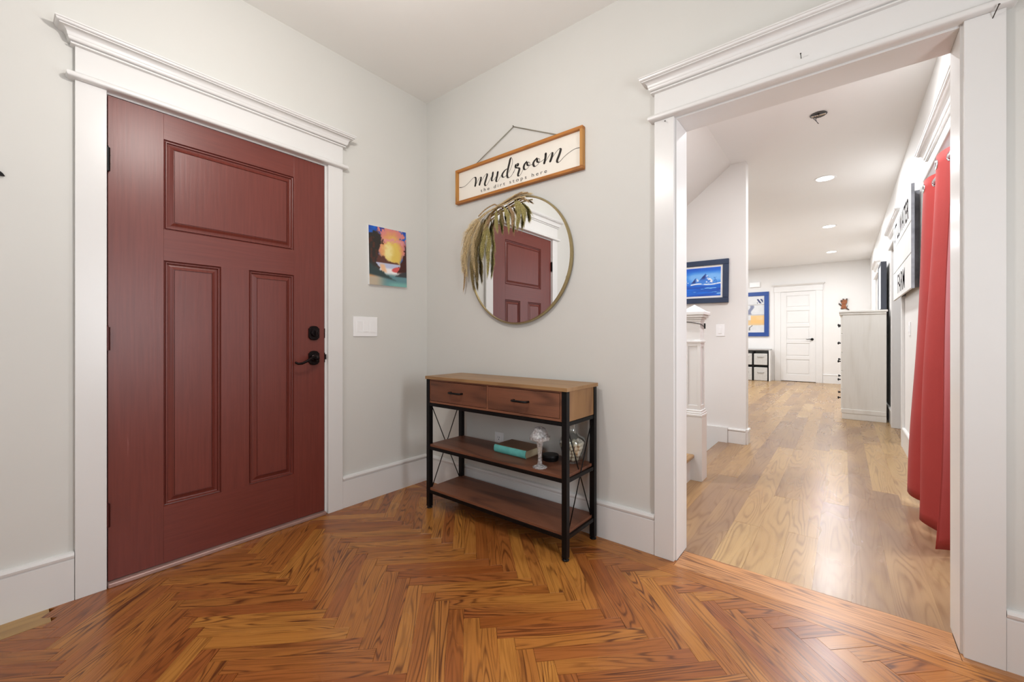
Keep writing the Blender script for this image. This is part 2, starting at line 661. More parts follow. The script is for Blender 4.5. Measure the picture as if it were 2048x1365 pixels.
def window(name, x0, x1, y0, y1, z0, z1, axis):
    r = thing(name, ((x0 + x1) / 2, (y0 + y1) / 2, z0), None, None, None, 'structure')
    t = 0.05
    if axis == 'Y':
        for b in [(x0, x0 + t, y0, y1, z0, z1), (x1 - t, x1, y0, y1, z0, z1), (x0 + t, x1 - t, y0, y1, z0, z0 + t), (x0 + t, x1 - t, y0, y1, z1 - t, z1)]:
            box('window_frame', 'trim', b, r, 0.003)
    else:
        for b in [(x0, x1, y0, y0 + t, z0, z1), (x0, x1, y1 - t, y1, z0, z1), (x0, x1, y0 + t, y1 - t, z0, z0 + t), (x0, x1, y0 + t, y1 - t, z1 - t, z1)]:
            box('window_frame', 'trim', b, r, 0.003)
    return r


window('fill_window_1', 0.95, 2.45, FY0 - 0.1, FY0 - 0.04, 0.8, 2.2, 'Y')  # unseen window added to go with the foyer fill
window('window_2', FX1 + 0.04, FX1 + 0.1, -1.45, -0.95, 0.7, 1.8, 'X')

# hall shell ------------------------------------------------------
C1a, C1b = 0.42, 1.72         # curtained opening
C2a, C2b = 3.45, 4.45         # cased opening past the farm sign
C3a, C3b = 6.75, 7.55         # far side door
struct('wall_hall_right', 'hallwall',
       [(HX, HX + 0.13, WT, C1a - 0.025, 0, H), (HX, HX + 0.13, C1b + 0.025, C2a - 0.025, 0, H), (HX, HX + 0.13, C2b + 0.025, FARY, 0, H),
        (HX, HX + 0.13, C1a - 0.025, C1b + 0.025, 2.065, H), (HX, HX + 0.13, C2a - 0.025, C2b + 0.025, 2.065, H)], 'white hall wall beside the coral curtain')
struct('wall_hall_far', 'hallwall', [(-1.3, 2.95, FARY, FARY + 0.12, 0, H)], 'pale far wall with the white panel door')
struct('wall_stair', 'hallwall', [(0, 1.637, SY, SY + 0.12, -1.6, H)], 'white wall end carrying the blue mountain picture')
struct('wall_stair_end', 'hallwall', [(-0.15, 0, WT, SY + 0.12, -1.6, H)])
struct('wall_family_left', 'hallwall', [(-1.3, -1.18, SY + 0.12, 5.2, 0, H), (-1.3, -1.18, 8.0, FARY, 0, H),
                                        (-1.3, -1.18, 5.2, 8.0, 0, 0.6), (-1.3, -1.18, 5.2, 8.0, 2.3, H)])
struct('wall_family_near', 'hallwall', [(-1.18, 0.0, SY + 0.12, SY + 0.2, 0, H)])
window('fill_window_3', -1.28, -1.22, 5.2, 8.0, 0.6, 2.3, 'X')  # unseen window added for the extra hall daylight
struct('wall_side_room', 'hallwall', [(HX + 0.13, 4.3, WT - 0.1, WT, 0, H), (HX + 0.13, 4.3, 2.5, 2.6, 0, H),
                                      (4.2, 4.3, WT, 1.2, 0, H), (4.2, 4.3, 2.05, 2.5, 0, H), (4.2, 4.3, 1.2, 2.05, 0, 0.8), (4.2, 4.3, 1.2, 2.05, 2.1, H)])
window('window_4', 4.22, 4.28, 1.2, 2.05, 0.8, 2.1, 'X')
struct('wall_back_room', 'hallwall', [(HX + 0.13, 4.3, 2.9, 3.0, 0, H), (HX + 0.13, 4.3, 5.2, 5.3, 0, H), (4.2, 4.3, 3.0, 5.2, 0, H)])
struct('floor_side_rooms', 'oakhall', [(HX, 4.3, WT - 0.1, 5.3, -0.04, -0.001)])
# sloping soffit over the stairs down
mb = MB()
sl = (2.744 - 2.423) / (1.512 - 1.102)
xb = 0.0
mb.prism([(1.512, H), (xb, H), (xb, H - sl * 1.512)], 'Y', 1.25, SY)
o = mb.build('ceiling_stair_slope', 'hallwall')
tag(o, 'sloping white soffit over the stairway', None, None, 'structure')

# ------------------------------------------------------------------ trim builders
CAS = 0.09


def frame_of(plane):
    """returns f(o, s, z): o = distance out of the wall, s = position along it."""
    ax, base, sign = plane
    if ax == 'x':
        return lambda o, s, z: (base + sign * o, s, z)
    return lambda o, s, z: (s, base + sign * o, z)


def obox(fr, o0, o1, s0, s1, z0, z1):
    return MB().add([fr(o, s, z) for z in (z0, z1) for s in (s0, s1) for o in (o0, o1)],
                    [(0, 2, 3, 1), (4, 5, 7, 6), (0, 1, 5, 4), (2, 6, 7, 3), (0, 4, 6, 2), (1, 3, 7, 5)])


def mitred(fr, prof, s0, s1, t):
    """Moulding wrapped round the ends: prof = [(out, z)]; at o == t it is flush with the ends s0/s1."""
    vs, fs = [], []
    for o, z in prof:
        e = max(o - t, 0)
        vs += [fr(0, s0 - e, z), fr(o, s0 - e, z), fr(o, s1 + e, z), fr(0, s1 + e, z)]
    n = len(prof)
    for i in range(n - 1):
        for k in range(3):
            fs.append((4 * i + k, 4 * i + k + 1, 4 * i + 4 + k + 1, 4 * i + 4 + k))
    fs.append((0, 1, 2, 3))
    fs.append((4 * n - 4, 4 * n - 3, 4 * n - 2, 4 * n - 1))
    return MB().add(vs, fs)


def cornice_profile(z):
    p = [(0.024, z), (0.034, z + 0.002), (0.034, z + 0.008), (0.028, z + 0.010)]
    for k in range(5):      # ovolo
        a = k / 4 * PI / 2
        p.append((0.030 + 0.012 * math.sin(a), z + 0.012 + 0.012 * (1 - math.cos(a))))
    p += [(0.042, z + 0.026)]
    for k in range(6):      # cove
        a = k / 5 * PI / 2
        p.append((0.044 + 0.018 * (1 - math.cos(a)), z + 0.028 + 0.022 * math.sin(a)))
    p += [(0.066, z + 0.050), (0.066, z + 0.053)]
    for k in range(4):
        a = k / 3 * PI / 2
        p.append((0.066 + 0.009 * math.sin(a), z + 0.054 + 0.010 * (1 - math.cos(a))))
    p += [(0.078, z + 0.066), (0.078, z + 0.071)]
    return p


def bead_profile(z):
    p = [(0.02, z)]
    for k in range(7):
        a = -PI / 2 + k / 6 * PI
        p.append((0.032 + 0.013 * math.cos(a), z + 0.013 + 0.013 * math.sin(a)))
    p.append((0.02, z + 0.026))
    return p


def casing(name, plane, s0, s1, label, m='trim', jamb=None, ztop=2.046):
    """s0, s1: outer edges of the side casings."""
    fr = frame_of(plane)
    r = thing(name, fr(0, (s0 + s1) / 2, 0), label, None, None, 'structure')
    obox(fr, 0, 0.02, s0, s0 + CAS, 0, ztop).build('side_casing', m, r, 0.0015)
    obox(fr, 0, 0.02, s1 - CAS, s1, 0, ztop).build('side_casing', m, r, 0.0015)
    mitred(fr, bead_profile(ztop), s0, s1, 0.02).build('bead_moulding', m, r, smooth='auto')
    obox(fr, 0, 0.021, s0, s1, ztop + 0.026, ztop + 0.14).build('head_board', m, r, 0.0015)
    mitred(fr, cornice_profile(2.176 + ztop - 2.046), s0, s1, 0.021).build('cornice', m, r, smooth='auto')
    return r


tr1 = casing('trim_1', ('x', 0.0, 1), -1.774, -0.660, 'white casing and cornice around the maroon entrance door')
for b in [(-0.15, 0.0005, DY0, -1.6815, 0, 2.062), (-0.15, 0.0005, -0.7615, DY1, 0, 2.062), (-0.15, 0.0005, -1.6815, -0.7615, 2.0385, 2.062),
          (-0.15, -0.048, -1.6815, -1.668, 0, 2.0385), (-0.15, -0.048, -0.775, -0.7615, 0, 2.0385), (-0.15, -0.048, -1.668, -0.775, 2.026, 2.0385)]:
    box('jamb', 'trim', b, tr1, 0.001)
tr2 = casing('trim_2', ('y', 0.0, -1), 1.675, 2.767, 'white casing and cornice around the opening to the hall', ztop=2.052)
for b in [(OX0, 1.7715, -0.0005, WT + 0.001, 0, 2.062), (2.6705, OX1, -0.0005, WT + 0.001, 0, 2.062), (1.7715, 2.6705, -0.0005, WT + 0.001, 2.044, 2.062)]:
    box('jamb', 'trim', b, tr2, 0.001)
tr3 = casing('trim_3', ('x', HX, -1), C1a - CAS, C1b + CAS, 'white casing and cornice over the coral curtain')
for b in [(HX - 0.0005, HX + 0.131, C1a - 0.02, C1a, 0, 2.06), (HX - 0.0005, HX + 0.131, C1b, C1b + 0.02, 0, 2.06), (HX - 0.0005, HX + 0.131, C1a, C1b, 2.045, 2.06)]:
    box('jamb', 'trim', b, tr3, 0.001)
tr4 = casing('trim_4', ('x', HX, -1), C2a - CAS, C2b + CAS, 'white casing and cornice between the farm sign and the tall chest')
for b in [(HX - 0.0005, HX + 0.131, C2a - 0.02, C2a, 0, 2.06), (HX - 0.0005, HX + 0.131, C2b, C2b + 0.02, 0, 2.06), (HX - 0.0005, HX + 0.131, C2a, C2b, 2.045, 2.06)]:
    box('jamb', 'trim', b, tr4, 0.001)
tr5 = casing('trim_5', ('x', HX, -1), C3a - CAS, C3b + CAS, 'white casing behind the tall chest')
box('blank_panel', 'trim', (HX - 0.004, HX, C3a, C3b, 0, 2.046), tr5)


def baseboard(name, plane, s0, s1, hgt=0.19, t=0.016, m='trim', label=None):
    fr = frame_of(plane)
    prof = [(0, 0), (t, 0), (t, hgt - 0.03), (t - 0.003, hgt - 0.027), (t - 0.003, hgt - 0.024), (t + 0.004, hgt - 0.021), (t + 0.006, hgt - 0.012),
            (t + 0.002, hgt - 0.003), (t - 0.006, hgt), (0, hgt)]
    n = len(prof)
    vs = [fr(o, s0, z) for o, z in prof] + [fr(o, s1, z) for o, z in prof]
    fs = [tuple(range(n)), tuple(range(n, 2 * n))] + [(i, (i + 1) % n, n + (i + 1) % n, n + i) for i in range(n)]
    o = MB().add(vs, fs).build(name, m)
    tag(o, label, None, None, 'structure')
    return o


baseboard('baseboard_left', ('x', 0, 1), FY0, -1.7755, label='white baseboard beside the hinge side of the entrance door')
baseboard('baseboard_left_corner', ('x', 0, 1), -0.6585, 0, label='white baseboard between the entrance door and the corner')
baseboard('baseboard_right', ('y', 0, -1), 0, 1.6735, label='white baseboard running behind the console table')
baseboard('baseboard_right_end', ('y', 0, -1), 2.768, FX1, label='white baseboard past the hall opening at the frame edge')
baseboard('baseboard_rear', ('y', FY0, 1), 0, FX1)
baseboard('baseboard_hall_right', ('x', HX, -1), C1b + CAS, C2a - CAS, label='white baseboard beside the coral curtain')
baseboard('baseboard_hall_back', ('x', HX, -1), C2b + CAS, C3a - CAS)
baseboard('baseboard_hall_far', ('y', FARY, -1), 2.0, HX, 0.2, label='white baseboard on the far wall')
baseboard('baseboard_hall_far_shelf', ('y', FARY, -1), -1.18, 0.33, 0.2)
baseboard('baseboard_stair', ('y', SY, -1), 1.482, 1.637, 0.145, label='short white baseboard below the blue mountain picture')
baseboard('baseboard_stair_end', ('x', 1.637, 1), SY, SY + 0.12, 0.145)

# ------------------------------------------------------------------ foyer floor: herringbone, borders
floor = struct('floor', 'sub', [(-0.1, FX1, FY0, 0.115, -0.05, -0.018)], 'red oak herringbone foyer floor with a straight border')


def plank(poly, origin, ang, m, parent, name='plank', t=0.018, gap=0.0004, zj=0.0):
    """poly: world-space convex polygon; becomes a thin board with its own local frame (x along the grain)."""
    ca, sa = math.cos(-ang), math.sin(-ang)
    loc = []
    for x, y in poly:
        dx, dy = x - origin[0], y - origin[1]
        loc.append((dx * ca - dy * sa, dx * sa + dy * ca))
    cx = sum(p[0] for p in loc) / len(loc)
    cy = sum(p[1] for p in loc) / len(loc)
    top = []
    for p in loc:      # tiny joint: pull towards the centre
        dx, dy = p[0] - cx, p[1] - cy
        d = math.hypot(dx, dy) or 1
        top.append((p[0] - dx / d * gap * 1.6, p[1] - dy / d * gap * 1.6))
    ch = 0.0007
    ins = []
    for p in top:
        dx, dy = p[0] - cx, p[1] - cy
        d = math.hypot(dx, dy) or 1
        ins.append((p[0] - dx / d * ch, p[1] - dy / d * ch))
    n = len(loc)
    vs = [(x, y, -t) for x, y in top] + [(x, y, -ch) for x, y in top] + [(x, y, 0) for x, y in ins]
    fs = [tuple(range(2 * n, 3 * n))]
    for i in range(n):
        j = (i + 1) % n
        fs.append((i, j, n + j, n + i))
        fs.append((n + i, n + j, 2 * n + j, 2 * n + i))
    me = bpy.data.meshes.new(name)
    me.from_pydata(vs, [], fs)
    bm = bmesh.new()
    bm.from_mesh(me)
    bmesh.ops.recalc_face_normals(bm, faces=bm.faces)
    bm.to_mesh(me)
    bm.free()
    me.materials.append(M[m])
    o = bpy.data.objects.new(name, me)
    COL.objects.link(o)
    o.location = (origin[0], origin[1], zj)
    o.rotation_euler = (0, 0, ang)
    o.parent = parent
    return o


def clip(poly, a, b_, c):
    """keep a*x + b*y <= c"""
    out = []
    for i in range(len(poly)):
        p, q = poly[i], poly[(i + 1) % len(poly)]
        dp, dq = a * p[0] + b_ * p[1] - c, a * q[0] + b_ * q[1] - c
        if dp <= 0:
            out.append(p)
        if (dp < 0 < dq) or (dq < 0 < dp):
            t = dp / (dp - dq)
            out.append((p[0] + t * (q[0] - p[0]), p[1] + t * (q[1] - p[1])))
    return out


def parea(p):
    return abs(sum(p[i][0] * p[(i + 1) % len(p)][1] - p[(i + 1) % len(p)][0] * p[i][1] for i in range(len(p)))) / 2


BW, BL = 0.0573, 0.4584
r2 = math.sqrt(2)
HX0, HY0 = 0.031, -0.855
rest = []
nb = 0
for j in range(-9, 12):
    for i in range(-60, 110):
        for kind in (0, 1):
            if kind == 0:
                p0, q0, lp, lq = i * BW + j * BL, i * BW - j * BL, BL, BW
            else:
                p0, q0, lp, lq = i * BW + BL + j * BL, i * BW + BW - BL - j * BL, BW, BL
            pts = [(p0, q0), (p0 + lp, q0), (p0 + lp, q0 + lq), (p0, q0 + lq)]
            wp = [(HX0 + (p + q) / r2, HY0 + (p - q) / r2) for p, q in pts]
            if max(x for x, y in wp) < 0 or min(x for x, y in wp) > FX1 or max(y for x, y in wp) < FY0 or min(y for x, y in wp) > -0.125:
                continue
            full = list(wp)
            for a in ((-1, 0, 0.0), (1, 0, FX1), (0, 1, -0.125), (0, -1, -FY0)):
                wp = clip(wp, *a)
                if len(wp) < 3:
                    break
            # the pale straight board laid along the wall left of the door
            if len(wp) >= 3 and sum(x for x, y in wp) / len(wp) < 0.12 and sum(y for x, y in wp) / len(wp) < -1.84:
                wp = clip(wp, -1, 0, -0.132)
            if len(wp) < 3 or parea(wp) < 6e-5:
                continue
            cx = sum(x for x, y in full) / 4
            cy = sum(y for x, y in full) / 4
            fwd = -(cx - CAMX) * _s + (cy - CAMY) * _c
            if fwd < 0.72:
                rest.append(wp)
                continue
            ang = PI / 4 if kind == 0 else -PI / 4
            plank(wp, (cx, cy), ang, 'oak', floor, zj=rng.uniform(-0.0003, 0.0003))
            nb += 1
# boards behind the camera, joined
mb = MB()
for wp in rest:
    n = len(wp)
    mb.add([(x, y, 0) for x, y in wp] + [(x, y, -0.018) for x, y in wp],
           [tuple(range(n))] + [(i, (i + 1) % n, n + (i + 1) % n, n + i) for i in range(n)])
o = mb.build('plank_field', 'oak', floor)
o['kind'] = 'stuff'
# straight border boards along the mirror wall and across the threshold
for k, (y0, y1) in enumerate([(-0.125, -0.045), (-0.045, 0.035), (0.035, 0.115)]):
    cuts = [[0.0, 1.15, FX1], [0.0, 0.7, 1.772, 2.67, FX1], [1.772, 2.67]][k]
    for a, b_ in zip(cuts[:-1], cuts[1:]):
        if k == 1 and b_ <= 1.78:
            y1_ = -0.0
        elif k == 1 and a >= 2.6:
            y1_ = -0.0
        else:
            y1_ = y1
        plank([(a, y0), (b_, y0), (b_, y1_), (a, y1_)], ((a + b_) / 2, (y0 + y1_) / 2), 0.0, 'oakborder' if a > 1.2 else 'oak', floor, 'border_plank')
# pale patch board left of the door
plank([(0, FY0), (0.130, FY0), (0.130, -1.842), (0, -1.842)], (0.06, -2.4), PI / 2, 'oakpatch', floor, 'patch_plank')
print('herringbone boards', nb, 'rest', len(rest))

# hall floor
hfloor = struct('floor_hall', 'sub', [(1.41, HX, 0.115, SY, -0.05, -0.018), (-1.2, HX, SY, FARY, -0.05, -0.018), (1.41, HX + 0.0, 0.115, 0.2, -0.05, -0.018)],
                'pale knotty oak hall floor of wide planks')
PWD = 0.127
x = 2.146 + 6 * PWD
xs = []
while x > -1.2:
    xs.append(x)
    x -= PWD
nh = 0
for k in range(len(xs) - 1):
    x1, x0 = xs[k], xs[k + 1]
    x1 = min(x1, HX)
    ystart = 0.115 if x0 >= 1.40 - 1e-6 else (SY + 0.121)
    if x0 < 1.40 < x1 - 0.01:
        plank([(1.40, 0.115), (x1, 0.115), (x1, SY), (1.40, SY)], ((x0 + x1) / 2, 1.3), 0.0, 'oakhall', hfloor)
    if x0 >= HX:
        continue
    y = ystart
    first = True
    while y < FARY:
        ln = rng.uniform(0.5, 2.0) if first else rng.uniform(1.4, 2.6)
        y1 = min(y + ln, FARY)
        if FARY - y1 < 0.4:
            y1 = FARY
        first = False
        # only what the opening can show, plus a margin
        if x1 > 1.0 - 0.16 * max(0, y - 2.6) - 1.2:
            plank([(x0, y), (x1, y), (x1, y1), (x0, y1)], ((x0 + x1) / 2, (y + y1) / 2), 0.0, 'oakhall', hfloor, 'plank', zj=rng.uniform(-0.0003, 0.0003))
            nh += 1
        y = y1
print('hall planks', nh)

# ------------------------------------------------------------------ entrance door
door = thing('door_1', (-0.02, -1.22, 0), 'maroon three-panel wooden entrance door with black hardware', None, None, 'structure')
YL, YR, ZB, ZT = -1.6785, -0.7645, 0.022, 2.035
PAN = [(-1.498, -0.936, 1.516, 1.921), (-1.498, -1.279, 0.275, 1.378), (-1.158, -0.936, 0.275, 1.378)]
XB = -0.045
box('stile', 'doorred', (XB, 0, YL, -1.498, ZB, ZT), door, 0.0008)
box('stile', 'doorred', (XB, 0, -0.936, YR, ZB, ZT), door, 0.0008)
box('stile', 'doorred', (XB, 0, -1.279, -1.158, 0.275, 1.378), door, 0.0)
box('rail', 'doorredh', (XB, 0, -1.498, -0.936, 1.921, ZT), door, 0.0)
box('rail', 'doorredh', (XB, 0, -1.498, -0.936, 1.378, 1.516), door, 0.0)
box('rail', 'doorredh', (XB, 0, -1.498, -0.936, ZB, 0.275), door, 0.0)


def panel_loft(y0, y1, z0, z1, x0, prof):
    vs, fs = [], []
    for ins, dep in prof:
        a, b_, c, d = y0 + ins, y1 - ins, z0 + ins, z1 - ins
        vs += [(x0 + dep, a, c), (x0 + dep, b_, c), (x0 + dep, b_, d), (x0 + dep, a, d)]
    n = len(prof)
    for i in range(n - 1):
        for k in range(4):
            fs.append((4 * i + k, 4 * i + (k + 1) % 4, 4 * i + 4 + (k + 1) % 4, 4 * i + 4 + k))
    fs.append((4 * n - 4, 4 * n - 3, 4 * n - 2, 4 * n - 1))
    return MB().add(vs, fs)


DP = [(0, 0), (0.003, -0.008), (0.006, -0.009), (0.008, -0.003), (0.011, -0.003), (0.014, -0.011), (0.017, -0.012), (0.024, -0.010), (0.032, -0.005),
      (0.036, -0.002), (0.0365, -0.006), (0.039, -0.006), (0.040, -0.003)]
for p in PAN:
    panel_loft(p[0], p[1], p[2], p[3], 0.0, DP).build('panel', 'doorred', door)
box('core', 'doorred', (XB + 0.002, -0.016, YL + 0.01, YR - 0.01, ZB + 0.01, ZT - 0.01), door)
box('sill', 'sill', (-0.14, 0.024, -1.681, -0.762, 0.0, 0.019), door, 0.004)
for k, z in enumerate((1.767, 1.027, 0.298)):
    mb = MB().tube([(0.010, -1.681, z - 0.048), (0.010, -1.681, z + 0.048)], 0.0085, 10)
    mb.tube([(0.010, -1.681, z + 0.048), (0.010, -1.681, z + 0.056)], [0.004, 0.003], 8)
    mb.tube([(0.010, -1.681, z - 0.018), (0.010, -1.681, z - 0.016)], 0.0094, 10)
    mb.tube([(0.010, -1.681, z + 0.016), (0.010, -1.681, z + 0.018)], 0.0094, 10)
    mb.box(-0.03, 0.004, -1.681, -1.6785, z - 0.045, z + 0.045)
    mb.build('hinge', 'black' if k == 0 else 'maroonmetal', door, smooth='auto')


def rosette(y, z):
    w, hh = 0.030, 0.026
    pts = [(y - w, z - hh), (y - w, z + hh)]
    for k in range(7):
        a = PI - PI * k / 6
        pts.append((y + 0.024 * math.cos(a), z + hh + 0.004 + 0.011 * math.sin(a)))
    pts += [(y + w, z + hh), (y + w, z - hh)]
    for k in range(7):
        a = -PI * k / 6
        pts.append((y + 0.024 * math.cos(a), z - hh - 0.004 + 0.011 * math.sin(a)))
    return pts


for z in (1.058, 0.916):
    ro = MB().prism(rosette(-0.828, z), 'X', 0.0, 0.013).build('lock_plate', 'bronze', door, 0.003)
    if z > 1:
        mb = MB().lathe([(0.021, 0.013), (0.021, 0.020), (0.017, 0.024), (0.0, 0.025)], (0, -0.828, z), 20, 'X')
        mb.build('thumb_base', 'bronze', ro, smooth='auto')
        MB().box(0.022, 0.036, -0.832, -0.824, z - 0.013, z + 0.013).build('thumb_turn', 'bronze', ro, 0.002)
    else:
        MB().lathe([(0.023, 0.013), (0.022, 0.022), (0.014, 0.028), (0.012, 0.05), (0.0, 0.052)], (0, -0.828, z), 20, 'X').build('lever_base', 'bronze', ro, smooth='auto')
        path = [(0.046, -0.828, z + 0.004), (0.052, -0.846, z + 0.006), (0.055, -0.868, z - 0.002), (0.055, -0.892, z - 0.016), (0.054, -0.915, z - 0.026),
                (0.052, -0.936, z - 0.027), (0.050, -0.947, z - 0.021), (0.049, -0.949, z - 0.016)]
        MB().tube(path, [0.010, 0.0095, 0.008, 0.007, 0.0065, 0.0065, 0.006, 0.004], 10).build('lever', 'bronze', ro, smooth=True)
    MB().box(-0.03, 0.004, -0.7642, -0.7612, z - 0.028, z + 0.028).build('latch_plate', 'bronze', door, 0.001)
MB().tube([(-0.004, -0.757, 0.905), (-0.004, -0.757, 0.935)], 0.007, 8).build('strike', 'bronze', door)

# ------------------------------------------------------------------ console table
ct = thing('console_table', (0.89, -0.18, 0), 'rustic brown console table with two drawers and black metal frame', 'table')
TX0, TX1, TY0, TY1 = 0.397, 1.383, -0.332, -0.036
box('tabletop', 'rusticlight', (TX0 - 0.006, TX1 + 0.006, TY0 - 0.006, TY1 + 0.004, 0.782, 0.800), ct, 0.0015)
LG = 0.027
for xx in (TX0, TX1 - LG):
    for yy in (TY0, TY1 - LG):
        lg = box('leg', 'black', (xx, xx + LG, yy, yy + LG, 0.012, 0.782), ct, 0.001)
        MB().lathe([(0.016, 0.0), (0.017, 0.004), (0.012, 0.009), (0.006, 0.013)], (xx + LG / 2, yy + LG / 2, 0), 14).build('foot', 'black', lg, smooth='auto')
IX0, IX1 = TX0 + LG, TX1 - LG
mbx = MB()
mbx.box(IX0, IX1, TY0 + 0.004, TY0 + 0.018, 0.640, 0.652)      # drawer surround
mbx.box(IX0, IX1, TY0 + 0.004, TY0 + 0.018, 0.774, 0.782)
mbx.box(IX0, IX0 + 0.008, TY0 + 0.004, TY0 + 0.018, 0.652, 0.774)
mbx.box(IX1 - 0.012, IX1, TY0 + 0.004, TY0 + 0.018, 0.652, 0.774)
mbx.box(0.884, 0.896, TY0 + 0.004, TY0 + 0.018, 0.652, 0.774)
mbx.build('drawer_surround', 'rustic', ct, 0.0006)
box('carcass_floor', 'rustic', (IX0, IX1, TY0 + 0.018, TY1 - 0.01, 0.640, 0.650), ct)
box('back_panel', 'rustic', (IX0, IX1, TY1 - 0.012, TY1 - 0.004, 0.640, 0.782), ct)
for xx in (TX0 + 0.004, TX1 - 0.016):
    box('side_panel', 'rusticside', (xx, xx + 0.012, TY0 + LG, TY1 - LG, 0.640, 0.782), ct, 0.0006)
for a, b_ in ((IX0 + 0.010, 0.882), (0.898, IX1 - 0.014)):
    d = box('drawer_front', 'rustic', (a, b_, TY0 + 0.002, TY0 + 0.018, 0.6545, 0.7715), ct, 0.001)
    cx = (a + b_) / 2
    mb = MB().tube([(cx - 0.045, TY0 + 0.002, 0.716), (cx - 0.045, TY0 - 0.02, 0.716), (cx - 0.038, TY0 - 0.024, 0.716), (cx + 0.038, TY0 - 0.024, 0.716),
                    (cx + 0.045, TY0 - 0.02, 0.716), (cx + 0.045, TY0 + 0.002, 0.716)], 0.0055, 8)
    mb.build('handle', 'black', d, smooth='auto')
box('drawer_box', 'rustic', (IX0 + 0.02, IX1 - 0.02, TY0 + 0.02, TY1 - 0.02, 0.655, 0.765), ct)
for zt in (0.620, 0.357, 0.094):
    for yy in (TY0 + 0.002, TY1 - 0.024):
        box('rail', 'black', (IX0, IX1, yy, yy + 0.020, zt, zt + 0.018), ct, 0.0008)
    for xx in (TX0 + 0.003, TX1 - 0.023):
        box('rail', 'black', (xx, xx + 0.020, TY0 + LG, TY1 - LG, zt, zt + 0.018), ct, 0.0008)
for zt in (0.375, 0.112):
    box('shelf', 'rustic', (TX0 + 0.014, TX1 - 0.014, TY0 + 0.006, TY1 - 0.006, zt, zt + 0.014), ct, 0.0008)
for xx in (TX0 + LG / 2, TX1 - LG / 2):
    MB().tube([(xx - 0.003, TY0 + LG, 0.628), (xx - 0.003, TY1 - LG, 0.112)], 0.0028, 6).build('cross_brace', 'black', ct, smooth=True)
    MB().tube([(xx + 0.003, TY0 + LG, 0.112), (xx + 0.003, TY1 - LG, 0.628)], 0.0028, 6).build('cross_brace', 'black', ct, smooth=True)
for xx in (TX0 + LG, TX1 - LG):
    for zt in (0.62, 0.357):
        sg = 1 if xx < 0.8 else -1
        MB().prism([(TY1 - LG - 0.04, zt + 0.018), (TY1 - LG, zt + 0.018), (TY1 - LG, zt - 0.006)], 'X', xx - sg * 0.02, xx - sg * 0.008).build('bracket', 'black', ct)
SZ = 0.3892
# book
M['teal'] = mat('teal_book_cloth', (98, 178, 172), 0.6, var=0.14, vscale=22, bump=0.1, bscale=300)
M['boardbrown'] = mat('brown_cover_board', (130, 98, 74), 0.6, var=0.1, vscale=14)
M['pages'] = mat('page_edges', (196, 178, 146), 0.8, var=0.06, vscale=60)
bk = thing('book', (0.955, -0.165, SZ), 'thick brown book with a teal spine lying on the middle shelf', 'book')
bx0, bx1, by0, by1 = 0.842, 1.068, -0.222, -0.066
box('page_block', 'pages', (bx0 + 0.004, bx1 - 0.004, by0 + 0.006, by1 - 0.004, SZ + 0.003, SZ + 0.041), bk, 0.001)
box('cover', 'boardbrown', (bx0, bx1, by0 + 0.01, by1, SZ, SZ + 0.003), bk, 0.0006)
box('cover', 'boardbrown', (bx0, bx1, by0 + 0.01, by1, SZ + 0.041, SZ + 0.044), bk, 0.0006)
sp = []
for k in range(9):
    a = PI / 2 + PI * k / 8
    sp.append((by0 + 0.012 + 0.012 * math.cos(a), SZ + 0.022 + 0.022 * math.sin(a)))
for k in range(9):
    a = PI * 1.5 - PI * k / 8
    sp.append((by0 + 0.012 + 0.009 * math.cos(a), SZ + 0.022 + 0.0195 * math.sin(a)))
MB().prism(sp, 'X', bx0, bx1).build('spine', 'teal', bk, smooth='auto')
bk.rotation_euler = (0, 0, math.radians(-2))
# cut-glass candle lamp
gx, gy = 1.200, -0.283
gl = thing('candle_lamp', (gx, gy, SZ), 'clear cut-glass candle lamp with mushroom shade on the middle shelf', 'candle lamp')
prof = [(0.0, 0.0), (0.036, 0.001), (0.036, 0.004), (0.022, 0.010), (0.012, 0.016), (0.010, 0.030), (0.009, 0.060), (0.012, 0.09), (0.017, 0.125), (0.022, 0.145),
        (0.018, 0.146), (0.0, 0.135)]
MB().lathe(prof, (gx, gy, SZ), 20).build('stem', 'cutglass', gl, smooth='auto')
prof = [(0.046, 0.136), (0.052, 0.140), (0.052, 0.154), (0.044, 0.160), (0.036, 0.178), (0.028, 0.194), (0.014, 0.2), (0.0, 0.202),
        (0.0, 0.199), (0.013, 0.197), (0.026, 0.191), (0.033, 0.177), (0.041, 0.158), (0.049, 0.152), (0.049, 0.142)]
MB().lathe(prof, (gx, gy, SZ), 16, closed=True).build('shade', 'cutglass', gl, smooth='auto')
# black tin
tn = thing('tin', (1.172, -0.145, SZ), 'round black lidded tin on the shelf between candle lamp and vase', 'tin')
MB().lathe([(0.0, 0.0), (0.040, 0.0), (0.041, 0.002), (0.041, 0.018), (0.0, 0.018)], (1.172, -0.145, SZ), 28).build('body', 'black', tn, smooth='auto')
MB().lathe([(0.0425, 0.012), (0.0435, 0.014), (0.0435, 0.028), (0.042, 0.030), (0.0, 0.031)], (1.172, -0.145, SZ), 28).build('lid', 'black', tn, smooth='auto')
